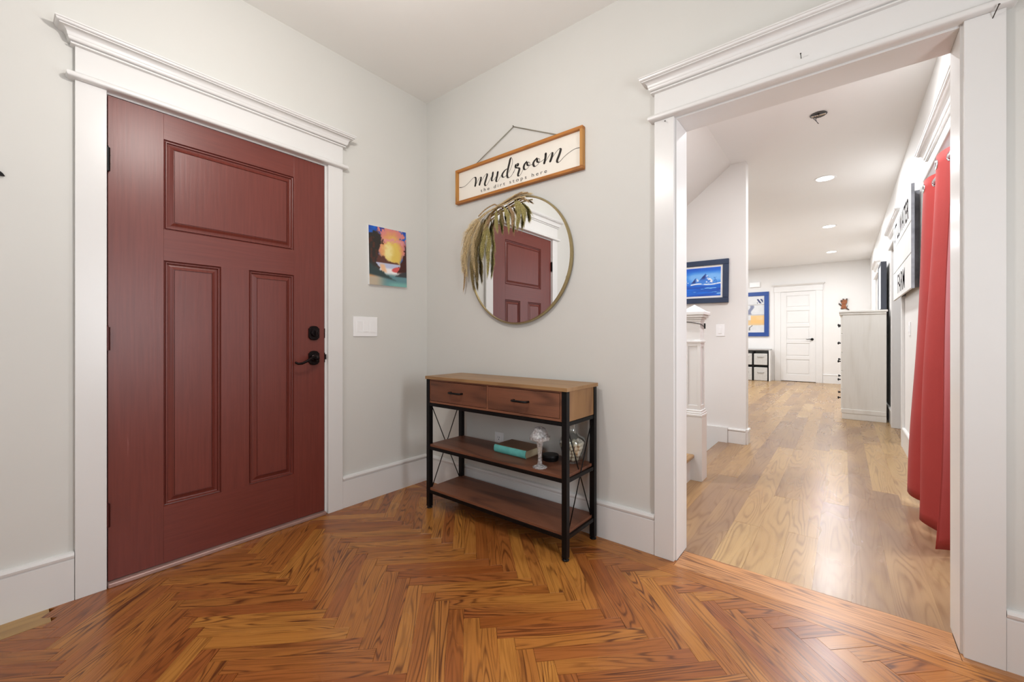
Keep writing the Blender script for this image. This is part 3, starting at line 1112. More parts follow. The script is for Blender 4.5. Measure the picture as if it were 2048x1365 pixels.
# vase
vx, vy = 1.283, -0.110
outer = [(0.0, 0.0), (0.030, 0.0), (0.036, 0.005), (0.046, 0.030), (0.058, 0.062), (0.067, 0.095), (0.068, 0.112), (0.058, 0.130), (0.040, 0.143), (0.026, 0.156),
         (0.021, 0.175), (0.021, 0.205), (0.026, 0.222)]
inner = [(r - 0.0025, z) for r, z in outer[3:]][::-1] + [(0.032, 0.010), (0.0, 0.008)]
vs_ = thing('vase', (vx, vy, SZ), 'clear glass flask vase full of cream shells on the middle shelf', 'vase')
MB().lathe(outer + inner, (vx, vy, SZ), 32).build('glass_body', 'glass', vs_, smooth='auto')
M['shell'] = mat('cream_shell', (244, 234, 208), 0.55, var=0.16, vscale=30, bump=0.3, bscale=120)
shell_mesh = None
cnt = 0
for lvl in range(5):
    zz = 0.022 + lvl * 0.0195
    rr = np.interp(zz, [p[1] for p in outer[1:7]], [p[0] for p in outer[1:7]]) - 0.0165
    ring = [(0, 0)] if rr < 0.02 else [(0.0, 0.0)]
    nring = max(4, int(2 * PI * rr / 0.0215))
    pts = [(rr * math.cos(2 * PI * k / nring + lvl * 0.6), rr * math.sin(2 * PI * k / nring + lvl * 0.6)) for k in range(nring)]
    if rr > 0.03:
        pts += [(0.018 * math.cos(a + lvl), 0.018 * math.sin(a + lvl)) for a in (0, 2.1, 4.2)]
    else:
        pts += ring
    for (px, py) in pts:
        if shell_mesh is None:
            mb = MB()
            prof = [(0.0, -0.010), (0.006, -0.0085), (0.0095, -0.003), (0.0098, 0.003), (0.0065, 0.008), (0.0, 0.010)]
            mb.lathe(prof, (0, 0, 0), 10)
            mb.v = [(x_ * (1 + 0.16 * math.sin(5 * math.atan2(y_, x_) + z_ * 300)), y_ * (1 + 0.16 * math.sin(5 * math.atan2(y_, x_) + z_ * 300)), z_) for x_, y_, z_ in mb.v]
            so = mb.build('shell', 'shell', None, smooth=True)
            shell_mesh = so.data
        else:
            so = bpy.data.objects.new('shell', shell_mesh)
            COL.objects.link(so)
        so.location = (vx + px, vy + py, SZ + zz)
        so.rotation_euler = (rng.uniform(0, 6), rng.uniform(0, 6), rng.uniform(0, 6))
        tag(so, 'small cream shell heaped inside the clear glass flask vase', 'shell', 'shells in the glass vase')
        cnt += 1
print('shells', cnt)

# ------------------------------------------------------------------ wall plates
ol = thing('wall_outlet', (0.697, 0, 0.385), 'white wall outlet behind the console table', 'outlet')
box('cover_plate', 'white', (0.662, 0.732, -0.006, 0, 0.327, 0.441), ol, 0.002)
for zc in (0.408, 0.360):
    sk = box('socket', 'white', (0.681, 0.713, -0.0085, -0.005, zc - 0.017, zc + 0.017), ol, 0.003)
    for dx in (-0.006, 0.006):
        box('slot', 'gap', (0.697 + dx - 0.001, 0.697 + dx + 0.001, -0.0092, -0.008, zc - 0.001, zc + 0.008), sk)
    box('slot', 'gap', (0.6945, 0.6995, -0.0092, -0.008, zc - 0.012, zc - 0.007), sk)
sw = thing('light_switch', (0, -0.498, 1.1), 'white triple rocker switch plate below the sunset painting', 'light switch')
box('cover_plate', 'white', (0, 0.006, -0.582, -0.414, 1.040, 1.164), sw, 0.002)
for k in range(3):
    yc = -0.498 + (k - 1) * 0.046
    mb = MB().prism([(0.006, 1.068), (0.009 if k else 0.007, 1.068), (0.007 if k else 0.010, 1.136), (0.006, 1.136)], 'Y', yc - 0.0165, yc + 0.0165)
    mb.build('rocker', 'white', sw, 0.001)
sw2 = thing('light_switch', (1.412, SY, 1.108), 'white single rocker switch on the wall under the blue mountain picture', 'light switch')
box('cover_plate', 'white', (1.372, 1.453, SY - 0.006, SY, 1.048, 1.166), sw2, 0.002)
box('rocker', 'white', (1.396, 1.429, SY - 0.010, SY - 0.005, 1.074, 1.140), sw2, 0.002)
sw3 = thing('light_switch', (HX, 2.95, 1.11), 'white switch plate on the wall below the farm sign', 'light switch')
box('cover_plate', 'white', (HX - 0.007, HX, 2.91, 2.99, 1.05, 1.17), sw3, 0.002)
box('rocker', 'white', (HX - 0.012, HX - 0.006, 2.934, 2.966, 1.08, 1.14), sw3, 0.002)


# ------------------------------------------------------------------ sunset canvas
def lerp3(a, b_, t):
    return np.array(a)[None, None] * (1 - t[..., None]) + np.array(b_)[None, None] * t[..., None]


def over(base, col, mask):
    m_ = np.clip(mask, 0, 1)[..., None]
    return base * (1 - m_) + np.array(col)[None, None] * m_


def ss(a, b_, x):
    t = np.clip((x - a) / (b_ - a), 0, 1)
    return t * t * (3 - 2 * t)


def sunset(u, v):
    n = fbm(u * 7, v * 9, 3)
    n2 = fbm(u * 16, v * 20, 9)
    c = lerp3((14, 40, 140), (30, 110, 205), np.clip(n * 1.4 - 0.3, 0, 1))
    d = np.hypot((u - 0.58) * 1.0, (v - 0.60) * 0.9)
    c = over(c, (216, 132, 128), ss(0.47, 0.40, d + 0.34 * (n2 - 0.5)) * ss(0.5, 0.6, v))
    c = over(c, (222, 158, 104), ss(0.37, 0.24, d + 0.16 * (n - 0.5)))
    c = over(c, (226, 196, 96), ss(0.33, 0.16, np.hypot((u - 0.62) * 1.2, (v - 0.54) * 0.8) + 0.12 * (n2 - 0.5)))
    c = over(c, (240, 226, 158), ss(0.22, 0.02, np.hypot((u - 0.50) * 1.1, v - 0.60) + 0.14 * (n2 - 0.5)))
    c = over(c, (224, 150, 150), ss(0.05, 0.0, np.abs(v - 0.80 + 0.18 * (u - 0.6) ** 2 + 0.10 * (n2 - 0.5))) * ss(0.40, 0.28, np.abs(u - 0.58)))
    # distant tree line
    c = over(c, (96, 56, 48), ss(0.02, -0.02, v - (0.54 - 0.26 * (u - 0.2) + 0.14 * (n2 - 0.5))) * (v > 0.2))
    # water
    w = ss(0.40, 0.385, v)
    c = over(c, (190, 196, 222), w)
    c = over(c, (244, 240, 240), ss(0.33, 0.28, v) * ss(0.34, 0.22, np.abs(u - 0.55)))
    c = over(c, (236, 190, 150), ss(0.1, 0.03, np.abs(u - 0.36 + 0.4 * (v - 0.3))) * ss(0.4, 0.34, v) * ss(0.2, 0.26, v))
    c = over(c, (214, 92, 92), ss(1.0, 0.7, np.hypot((u - 0.76) / 0.2, (v - 0.30 - 0.12 * (u - 0.76)) / 0.055)))
    # near shore
    c = over(c, (186, 172, 150), ss(0.22, 0.14, v + 0.05 * (n - 0.5)))
    c = over(c, (206, 150, 100), ss(0.05, 0.0, np.abs(v - 0.17)) * ss(0.3, 0.05, np.minimum(u, 1 - u)))
    c = over(c, (98, 140, 146), ss(0.16, 0.08, np.abs(v - 0.06 - 0.05 * n)) * ss(0.15, 0.5, u))
    c = over(c, (120, 176, 170), ss(0.10, 0.03, v) * ss(0.3, 0.7, u))
    # trees on both sides
    tl = 0.27 + 0.16 * np.sin(v * 9 + 1) * 0.4 + 0.16 * (n2 - 0.5)
    c = over(c, (44, 40, 36), ss(0.02, -0.02, u - tl) * ss(0.22, 0.3, v) * ss(0.93, 0.86, v + 0.2 * (n2 - 0.5)))
    c = over(c, (78, 44, 34), ss(0.03, -0.02, u - tl) * ss(0.22, 0.3, v) * ss(0.52, 0.64, n2) * ss(0.9, 0.8, v))
    tr = 0.86 - 0.10 * np.sin(v * 7) + 0.16 * (n2 - 0.5)
    c = over(c, (64, 28, 22), ss(-0.02, 0.02, u - tr) * ss(0.2, 0.28, v) * ss(0.80, 0.70, v))
    c = over(c, (50, 66, 66), ss(0.02, -0.02, v - (0.38 - 0.42 * u + 0.06 * (n2 - 0.5))) * ss(0.15, 0.2, v + 0.1 * u))
    c = over(c, (56, 58, 60), ss(0.02, -0.02, v - (0.02 + 0.26 * u + 0.06 * (n2 - 0.5))) * ss(0.16, 0.19, v) * (u > 0.68))
    return c


cv = thing('painting', (0.0, -0.335, 1.565), 'small unframed sunset river canvas on the wall right of the maroon door', 'painting')
box('canvas', 'white', (0.0005, 0.0165, -0.482, -0.194, 1.376, 1.754), cv, 0.0015)
painted('painted_scene', (0.0168, -0.482, 1.376), (0, 0.288, 0), (0, 0, 0.378), 110, 144, sunset, cv)
cv.rotation_euler = (math.radians(1.2), 0, 0)

# ------------------------------------------------------------------ mudroom sign
sg = thing('wall_sign', (0.815, 0, 1.93), 'cream mudroom sign in a honey wood frame above the round mirror', 'sign')
SX0, SX1, SZ0, SZ1 = 0.331, 1.297, 1.930, 2.158
FB, FD = 0.017, 0.030
box('frame_bar', 'honey', (SX0, SX1, -FD, -0.001, SZ1 - FB, SZ1), sg, 0.0012)
box('frame_bar', 'honey', (SX0, SX1, -FD, -0.001, SZ0, SZ0 + FB), sg, 0.0012)
box('frame_bar', 'honeyz', (SX0, SX0 + FB, -FD, -0.001, SZ0 + FB, SZ1 - FB), sg, 0.0012)
box('frame_bar', 'honeyz', (SX1 - FB, SX1, -FD, -0.001, SZ0 + FB, SZ1 - FB), sg, 0.0012)
box('board', 'signpanel', (SX0 + FB, SX1 - FB, -0.012, -0.002, SZ0 + FB, SZ1 - FB), sg)
apex = (0.812, -0.006, 2.312)
for e in ((0.485, -0.012, SZ1 - 0.004), (1.150, -0.012, SZ1 - 0.004)):
    MB().tube([e, apex], 0.0028, 6).build('cord', 'cord', sg, smooth=True)
MB().tube([(0.812, 0, 2.313), (0.812, -0.012, 2.315)], 0.003, 8).build('hanging_nail', 'nail', sg)


def catmull(pts, k=8):
    out = []
    P = [pts[0]] + list(pts) + [pts[-1]]
    for i in range(1, len(P) - 2):
        for t in np.linspace(0, 1, k, endpoint=False):
            p0, p1, p2, p3 = (np.array(P[i + d]) for d in (-1, 0, 1, 2))
            out.append(0.5 * (2 * p1 + (p2 - p0) * t + (2 * p0 - 5 * p1 + 4 * p2 - p3) * t * t + (3 * p1 - p0 - 3 * p2 + p3) * t ** 3))
    out.append(np.array(pts[-1]))
    return np.array(out)


def brush(mb, pts, y, thin=0.0026, thick=0.0150):
    """pen stroke in the x/z plane; heavy on the way down."""
    P = catmull(pts)
    T = np.gradient(P, axis=0)
    ln = np.hypot(T[:, 0], T[:, 1]) + 1e-9
    T = T / ln[:, None]
    w = thin + (thick - thin) * np.clip(-T[:, 1] * 1.25 - 0.1, 0, 1)
    ker = np.ones(9) / 9
    w = np.convolve(np.pad(w, 4, mode='edge'), ker, 'valid')
    N_ = np.c_[-T[:, 1], T[:, 0]]
    a = P + N_ * w[:, None] / 2
    b_ = P - N_ * w[:, None] / 2
    n = len(P)
    vs = [(p[0], y, p[1]) for p in a] + [(p[0], y, p[1]) for p in b_]
    fs = [(i, i + 1, n + i + 1, n + i) for i in range(n - 1)]
    mb.add(vs, fs)
    for q, ww in ((P[0], w[0]), (P[-1], w[-1])):
        cvs = [(q[0] + ww / 2 * math.cos(t), y, q[1] + ww / 2 * math.sin(t)) for t in np.linspace(0, 2 * PI, 10, endpoint=False)]
        mb.add(cvs, [tuple(range(10))])


def S1(p):
    q = on_y(916 + p[0] / 17.067, 320 + p[1] / 17.067, -0.012)
    return (q.x, q.z)


def S2(p):
    q = on_y(1020 + p[0] / 13.653, 270 + p[1] / 13.653, -0.012)
    return (q.x, q.z)


strokes = [
    (S1, [(55, 945), (150, 938), (250, 890), (350, 800), (450, 690), (520, 620), (575, 598), (605, 625), (612, 700), (602, 800), (588, 885)]),
    (S1, [(590, 882), (650, 770), (720, 640), (765, 598), (785, 612), (778, 680), (752, 780), (735, 845)]),
    (S1, [(738, 842), (800, 720), (880, 590), (950, 497), (990, 487), (995, 530), (970, 620), (935, 740), (915, 820), (935, 872), (975, 868), (1030, 790), (1080, 690), (1125, 600)]),
    (S1, [(1192, 440), (1180, 540), (1152, 640), (1155, 700), (1190, 710), (1240, 660), (1300, 575)]),
    (S1, [(1358, 425), (1340, 540), (1315, 640), (1305, 710), (1330, 740), (1370, 710), (1420, 630), (1470, 540), (1515, 455)]),
    (S1, [(1690, 300), (1620, 345), (1550, 430), (1510, 510), (1522, 575), (1570, 590), (1640, 540), (1690, 455)]),
    (S1, [(1735, 425), (1800, 300), (1845, 180), (1862, 60), (1848, -40), (1815, -72), (1785, -20), (1757, 100), (1715, 280), (1685, 440), (1680, 540), (1700, 595), (1740, 605),
          (1810, 560), (1880, 450), (1950, 310)]),
    (S2, [(95, 1040), (128, 960), (140, 900), (150, 845), (175, 800), (205, 788), (222, 805), (212, 835)]),
    (S2, [(160, 830), (150, 870), (175, 897), (225, 905), (258, 925), (245, 990), (222, 1070), (225, 1112), (260, 1115), (310, 1050), (350, 960), (376, 890)]),
    (S2, [(455, 735), (402, 800), (376, 880), (390, 935), (435, 945), (490, 900), (530, 840), (545, 780), (525, 745), (490, 752), (470, 790), (490, 830), (540, 832), (610, 805)]),
    (S2, [(735, 638), (670, 710), (637, 780), (650, 840), (690, 860), (750, 820), (800, 750), (815, 680), (795, 648), (760, 660), (740, 700), (760, 740), (810, 745), (870, 715), (932, 665)]),
    (S2, [(977, 518), (972, 600), (957, 690), (937, 770)]),
    (S2, [(940, 768), (1000, 680), (1080, 550), (1135, 492), (1158, 502), (1145, 590), (1117, 680), (1100, 720)]),
    (S2, [(1104, 716), (1170, 600), (1260, 470), (1340, 387), (1382, 387), (1375, 450), (1332, 580), (1292, 680), (1290, 728), (1320, 750), (1370, 720), (1430, 650), (1510, 570),
          (1620, 480), (1740, 400), (1830, 365), (1925, 346)]),
]
mb = MB()
for k, (fn, pts) in enumerate(strokes):
    brush(mb, [fn(p) for p in pts], -0.0123 - 0.00002 * k)
mb.build('lettering', 'script', sg, recalc=False)


def flat_text(body, size, spacing, place, name, m, parent, width=None, bold=0.0):
    """place(x, y) -> world point; the line is scaled to the given width."""
    vs, fs = text_mesh(body, size, spacing, bold)
    x0, x1 = min(p[0] for p in vs), max(p[0] for p in vs)
    k = 1.0 if width is None else width / (x1 - x0)
    nw_ = len(body.split())
    xs_ = sorted((p[0], i) for i, p in enumerate(vs))
    gaps = sorted([(xs_[i + 1][0] - xs_[i][0], (xs_[i + 1][0] + xs_[i][0]) / 2) for i in range(len(xs_) - 1)], reverse=True)[: nw_ - 1]
    cuts_ = sorted(g[1] for g in gaps)
    for wi in range(nw_):           # each word is a part
        lo, hi = ([-1e9] + cuts_)[wi], (cuts_ + [1e9])[wi]
        ids = [i for i, p in enumerate(vs) if lo < p[0] < hi]
        mp_ = {i: j_ for j_, i in enumerate(ids)}
        MB().add([place((vs[i][0] - x0) * k, vs[i][1]) for i in ids], [tuple(mp_[i] for i in f) for f in fs if f[0] in mp_]).build(name, m, parent, recalc=False)


flat_text('the dirt stops here', 0.031, 1.5, lambda x_, y_: (0.548 + x_, -0.0125, 1.9695 + y_), 'lettering', 'ink', sg, 0.512)

# ------------------------------------------------------------------ round mirror
MX, MZ, MR = 0.847, 1.494, 0.381
mi = thing('round_mirror', (MX, 0, MZ), 'round thin gold framed mirror above the console table', 'mirror')
mb = MB()
mb.lathe([(MR - 0.010, -0.006), (MR, -0.003), (MR + 0.002, -0.020), (MR - 0.002, -0.028), (MR - 0.008, -0.028), (MR - 0.010, -0.022)], (MX, 0, MZ), 96, 'Y', closed=True)
mb.build('frame', 'brass', mi, smooth='auto')
MB().lathe([(0.0, -0.020), (MR - 0.009, -0.020), (MR - 0.009, -0.004), (0.0, -0.004)], (MX, 0, MZ), 96, 'Y').build('mirror_glass', 'mirror', mi)

# dried grass garland hung on the mirror rim
M['straw'] = mat('dried_straw', (228, 210, 170), 0.8, var=0.35, vscale=140)
M['straw2'] = mat('dried_straw_brown', (204, 178, 140), 0.8, var=0.35, vscale=140)
M['olive'] = mat('dried_olive', (202, 192, 132), 0.8, var=0.4, vscale=140)
M['olived'] = mat('dried_olive_dark', (160, 142, 98), 0.8, var=0.4, vscale=140)
for k_ in ('straw', 'straw2', 'olive', 'olived'):       # thin dry leaves let light through
    nt_ = M[k_].node_tree
    b_ = nt_.nodes['Principled BSDF']
    tl_ = nt_.nodes.new('ShaderNodeBsdfTranslucent')
    nt_.links.new(b_.inputs['Base Color'].links[0].from_socket, tl_.inputs['Color'])
    mx_ = nt_.nodes.new('ShaderNodeMixShader')
    mx_.inputs['Fac'].default_value = 0.45
    nt_.links.new(b_.outputs[0], mx_.inputs[1])
    nt_.links.new(tl_.outputs[0], mx_.inputs[2])
    nt_.links.new(mx_.outputs[0], nt_.nodes['Material Output'].inputs['Surface'])
ga = thing('dried_garland', (0.6, -0.04, 1.72), 'dried grass and eucalyptus garland draped over the upper rim of the mirror', 'garland')


def G(p, y):
    return on_y(900 + p[0] / 6.825, 380 + p[1] / 6.825, y)


def plume(pts, wid, depth, m, n=150, seed=0):
    r = np.random.default_rng(seed)
    depth = 0.034 + (depth - 0.04) * 0.4
    P = [np.array(G(p, -depth)) for p in pts]
    C3 = catmull([tuple(p) for p in P], 10)
    L_ = len(C3)
    T = np.gradient(C3, axis=0)
    mb_ = MB()
    mb_.tube([Vector(p) for p in C3[: int(L_ * 0.85)]], 0.0022, 5)
    wm = wid / 6.825 / 300.0
    for _ in range(int(n * 2.2)):
        t0 = r.uniform(0.06, 0.92)
        i = int(t0 * (L_ - 1))
        base = C3[i]
        d = T[i] / (np.linalg.norm(T[i]) + 1e-9)
        side = r.normal(0, 1, 3) * np.array([1, 0.5, 0.25])
        side -= d * side.dot(d)
        side /= np.linalg.norm(side) + 1e-9
        ln = r.uniform(0.03, 0.07) * (1.0 if t0 < 0.75 else 0.7)
        sp_ = wm * r.uniform(0.1, 0.75) * math.sin(PI * min(1, t0 * 0.8 + 0.18))
        p1 = base + d * ln * 0.4 + side * sp_ * 0.7 + np.array([0, 0, -0.002])
        p2 = base + d * ln + side * sp_ + np.array([0, 0, -0.012])
        for q in (p1, p2):
            q[1] = min(q[1], -0.031)
        wv = np.cross(d, [0, 1, 0])
        wv = wv / (np.linalg.norm(wv) + 1e-9) * r.uniform(0.0007, 0.0015)
        mb_.add([base - wv * 0.4, base + wv * 0.4, p1 + wv, p1 - wv, p2], [(0, 1, 2, 3), (3, 2, 4)])
    mb_.build('plume', m, ga, recalc=False)


PL = [([(420, 360), (250, 560), (190, 850), (175, 1150)], 95, 0.060, 'straw', 230),
      ([(430, 380), (290, 600), (215, 900), (230, 1180)], 80, 0.075, 'straw', 200),
      ([(430, 400), (330, 680), (320, 900), (340, 1090)], 70, 0.085, 'straw', 170),
      ([(450, 400), (320, 800), (310, 1100), (320, 1340)], 80, 0.050, 'olived', 210),
      ([(470, 400), (360, 800), (360, 1020), (370, 1230)], 70, 0.060, 'olived', 170),
      ([(500, 390), (480, 600), (450, 760), (440, 900)], 75, 0.065, 'olive', 170),
      ([(500, 400), (530, 700), (525, 950), (510, 1160)], 62, 0.055, 'olive', 180),
      ([(210, 900), (205, 1150), (185, 1340)], 30, 0.040, 'straw2', 60),
      ([(560, 330), (520, 430), (480, 520)], 60, 0.070, 'straw2', 70),
      ([(640, 250), (630, 380), (645, 520)], 50, 0.065, 'olive', 90),
      ([(720, 215), (780, 330), (800, 525)], 50, 0.065, 'olive', 110),
      ([(780, 200), (845, 300), (850, 450)], 42, 0.070, 'straw2', 80),
      ([(680, 240), (700, 330), (720, 420)], 40, 0.060, 'olived', 70),
      ([(880, 140), (930, 270), (920, 470)], 62, 0.065, 'olive', 140),
      ([(900, 130), (980, 230), (1005, 340)], 50, 0.070, 'olive', 100),
      ([(900, 100), (960, 60), (1090, 40)], 26, 0.050, 'straw', 60),
      ([(820, 120), (900, 90), (1050, 130)], 26, 0.060, 'straw2', 40)]
for k, (pts, wd, dp, m_, n_) in enumerate(PL):
    plume(pts, wd, dp, m_, n_, 40 + k)
for k, (pts, dp) in enumerate([([(1060, 35), (960, 55), (840, 115), (700, 200), (560, 280), (400, 390), (300, 520)], 0.045),
                               ([(1030, 90), (900, 120), (760, 190), (610, 250), (450, 340), (330, 470)], 0.055),
                               ([(980, 30), (820, 110), (660, 210), (600, 200), (480, 270), (390, 360)], 0.050),
                               ([(900, 60), (760, 150), (620, 240), (500, 320), (420, 390)], 0.062)]):
    C3 = catmull([tuple(G(p, -dp)) for p in pts], 6)
    MB().tube([Vector(p) for p in C3], 0.0042, 6).build('stem', 'straw' if k % 2 else 'straw2', ga, smooth=True)

# black leaf sprig at the left frame edge (its mirror image shows in the round mirror)
sp_ = thing('leaf_hook', (0, -2.02, 1.62), 'black metal leaf sprig on the wall left of the entrance door', 'wall decor')


def leaf(y0, z0, y1, z1, w):
    d = np.array([y1 - y0, z1 - z0])
    n = np.array([-d[1], d[0]]) / np.hypot(*d)
    pts = []
    for t, k in ((0, 0.15), (0.25, 0.8), (0.55, 1.0), (0.85, 0.6), (1, 0.1)):
        pts.append((y0 + d[0] * t + n[0] * w * k, z0 + d[1] * t + n[1] * w * k))
    for t, k in ((1, -0.1), (0.85, -0.6), (0.55, -1.0), (0.25, -0.8), (0, -0.15)):
        pts.append((y0 + d[0] * t + n[0] * w * k, z0 + d[1] * t + n[1] * w * k))
    return pts


for a in [(q_[0] - 0.018, q_[1], q_[2] - 0.018, q_[3], q_[4]) for q_ in [(-1.985, 1.655, -1.955, 1.71, 0.011), (-1.985, 1.645, -1.930, 1.615, 0.011), (-2.02, 1.60, -1.965, 1.56, 0.010), (-2.02, 1.61, -2.0, 1.67, 0.010), (-2.06, 1.58, -2.02, 1.53, 0.010),
          (-2.06, 1.59, -2.06, 1.65, 0.010)]]:
    MB().prism(leaf(*a), 'X', 0.006, 0.010).build('leaf', 'black', sp_, 0.001)
MB().tube([(0.006, -1.975, 1.655), (0.006, -2.02, 1.605), (0.006, -2.08, 1.575), (0.006, -2.16, 1.57)], 0.005, 6).build('stem', 'black', sp_, smooth=True)

# nails left in the trim of the hall opening
for (p0, p1, lab) in [((2.246, -0.019, 2.112), (2.246, -0.046, 2.118), 'bare nail in the middle of the head board over the hall opening'),
                      ((2.738, -0.018, 2.030), (2.746, -0.052, 2.052), 'bare nail at the top of the casing beside the frame edge'),
                      ((1.722, -0.019, 2.042), (1.730, -0.034, 2.034), 'small bent nail at the top of the casing nearest the mirror')]:
    nl = thing('nail', p0, lab, 'nail')
    d = (Vector(p1) - Vector(p0))
    MB().tube([p0, p1], 0.0014, 6).build('shank', 'nail', nl)
    MB().tube([Vector(p1) - d * 0.04, p1], 0.0028, 8).build('head', 'nail', nl)

# foyer pendant lamp (overhead, out of the picture)
LX, LY, LZ = 1.22, -1.38, 2.36
lp = thing('pendant_lamp', (LX, LY, LZ), 'small foyer pendant lamp with a bare round bulb', 'lamp')
MB().lathe([(0.0, H), (0.065, H), (0.065, H - 0.012), (0.03, H - 0.024), (0.0, H - 0.024)], (LX, LY, 0), 24).build('canopy', 'bronze', lp, smooth='auto')
MB().tube([(LX, LY, H - 0.02), (LX, LY, LZ + 0.09)], 0.006, 8).build('rod', 'bronze', lp)
MB().lathe([(0.022, LZ + 0.045), (0.024, LZ + 0.05), (0.024, LZ + 0.09), (0.008, LZ + 0.1)], (LX, LY, 0), 16).build('socket', 'bronze', lp, smooth='auto')
MB().lathe([(0.001, -0.04)] + [(0.04 * math.cos(a), 0.04 * math.sin(a)) for a in np.linspace(-1.4, 1.2, 14)], (LX, LY, LZ), 24).build('bulb', 'bulb', lp, smooth=True)
pl = bpy.data.lights.new('pendant_light', 'POINT')
pl.energy, pl.shadow_soft_size, pl.color = LAMP_W, 0.04, (1.0, 0.955, 0.915)
po = bpy.data.objects.new('pendant_light', pl)
COL.objects.link(po)
po.location = (LX, LY, LZ - 0.085)

# ------------------------------------------------------------------ stairs and newel
st = thing('staircase', (1.2, 0.67, 0), 'oak treads of the staircase rising behind the mirror wall', None, None, 'structure')
for k in range(6):
    xr = 1.505 - 0.26 * k
    z0 = 0.19 * k
    box('riser', 'trim', (xr - 0.02, xr, WT, 1.185, z0, z0 + 0.165), st)
    box('tread', 'oakhall', (xr - 0.28, xr + 0.028, WT, 1.185, z0 + 0.163, z0 + 0.19), st, 0.008)
    box('stringer', 'trim', (xr - 0.26, xr - 0.0, 1.187, 1.21, max(0, z0 - 0.19), z0 + 0.163), st)
st2 = thing('staircase_down', (0.9, 1.9, -0.4), 'staircase leading down under the sloping soffit', None, None, 'structure')
for k in range(5):
    xr = 1.40 - 0.26 * k
    box('tread', 'oakhall', (xr - 0.28, xr - 0.0, 1.32, SY - 0.03, -0.19 * (k + 1) - 0.03, -0.19 * (k + 1)), st2, 0.004)
    box('riser', 'trim', (xr - 0.015, xr + 0.005, 1.32, SY - 0.03, -0.19 * (k + 1), -0.19 * k - 0.02), st2)
box('skirt_board', 'trim', (0.0, 1.481, SY - 0.032, SY, -1.5, 0.148), st2, 0.002)
struct('wall_stair_divider', 'hallwall', [(0.0, 1.40, 1.21, 1.32, -1.5, 0.0)])
struct('wall_stair_divider_lower', 'hallwall', [(1.40, 1.41, 1.25, SY, -1.5, -0.02)])

nw = thing('newel_post', (1.516, 1.254, 0), 'white square newel post with recessed panels and pyramid cap', 'newel post')
NX, NY = 1.516, 1.254


def sq(mb_, h0, z0, z1):
    return mb_.box(NX - h0, NX + h0, NY - h0, NY + h0, z0, z1)


sq(MB(), 0.0675, 0, 0.462).build('base_block', 'trim', nw, 0.0015)
mb = MB()
sq(mb, 0.070, 0.462, 0.480)
sq(mb, 0.066, 0.480, 0.494)
sq(mb, 0.0615, 0.494, 0.510)
mb.build('base_moulding', 'trim', nw, 0.004)
mb = MB()
hw = 0.055
sq(mb, hw - 0.008, 0.510, 1.0)
for dx in (-1, 1):
    for dy in (-1, 1):
        mb.box(NX + dx * hw - (0.022 if dx > 0 else 0), NX + dx * hw + (0.022 if dx < 0 else 0), NY + dy * hw - (0.022 if dy > 0 else 0), NY + dy * hw + (0.022 if dy < 0 else 0), 0.510, 1.0)
mb.build('shaft', 'trim', nw, 0.0012)
for zc in (0.510, 0.968):
    sq(MB(), hw - 0.0015, zc + 0.001, zc + 0.032).build('panel_rail', 'trim', nw, 0.001)
sq(MB(), 0.062, 0.996, 1.012).build('collar', 'trim', nw, 0.003)
sq(MB(), 0.052, 1.012, 1.165).build('top_block', 'trim', nw, 0.0015)
mb = MB()
sq(mb, 0.058, 1.150, 1.164)
sq(mb, 0.066, 1.164, 1.178)
sq(mb, 0.078, 1.178, 1.196)
sq(mb, 0.088, 1.196, 1.222)
mb.build('cap_moulding', 'trim', nw, 0.004)
k0 = 0.074
MB().add([(NX - k0, NY - k0, 1.222), (NX + k0, NY - k0, 1.222), (NX + k0, NY + k0, 1.222), (NX - k0, NY + k0, 1.222), (NX, NY, 1.275)],
         [(0, 1, 4), (1, 2, 4), (2, 3, 4), (3, 0, 4), (0, 3, 2, 1)]).build('pyramid_cap', 'trim', nw, 0.001)
hb = 0.0575
MB().tube([(NX - hb, NY - hb, 1.150), (NX, NY - hb - 0.004, 1.142), (NX + hb, NY - hb, 1.130), (NX + hb + 0.002, NY, 1.118), (NX + hb, NY + hb, 1.115), (NX, NY + hb, 1.125),
           (NX - hb, NY + hb, 1.14), (NX - hb, NY, 1.15), (NX - hb, NY - hb, 1.150)], 0.0022, 6).build('wire_loop', 'black', nw, smooth=True)
box('wire_clip', 'black', (NX + hb, NX + hb + 0.008, NY + 0.028, NY + 0.046, 1.098, 1.138), nw, 0.002)


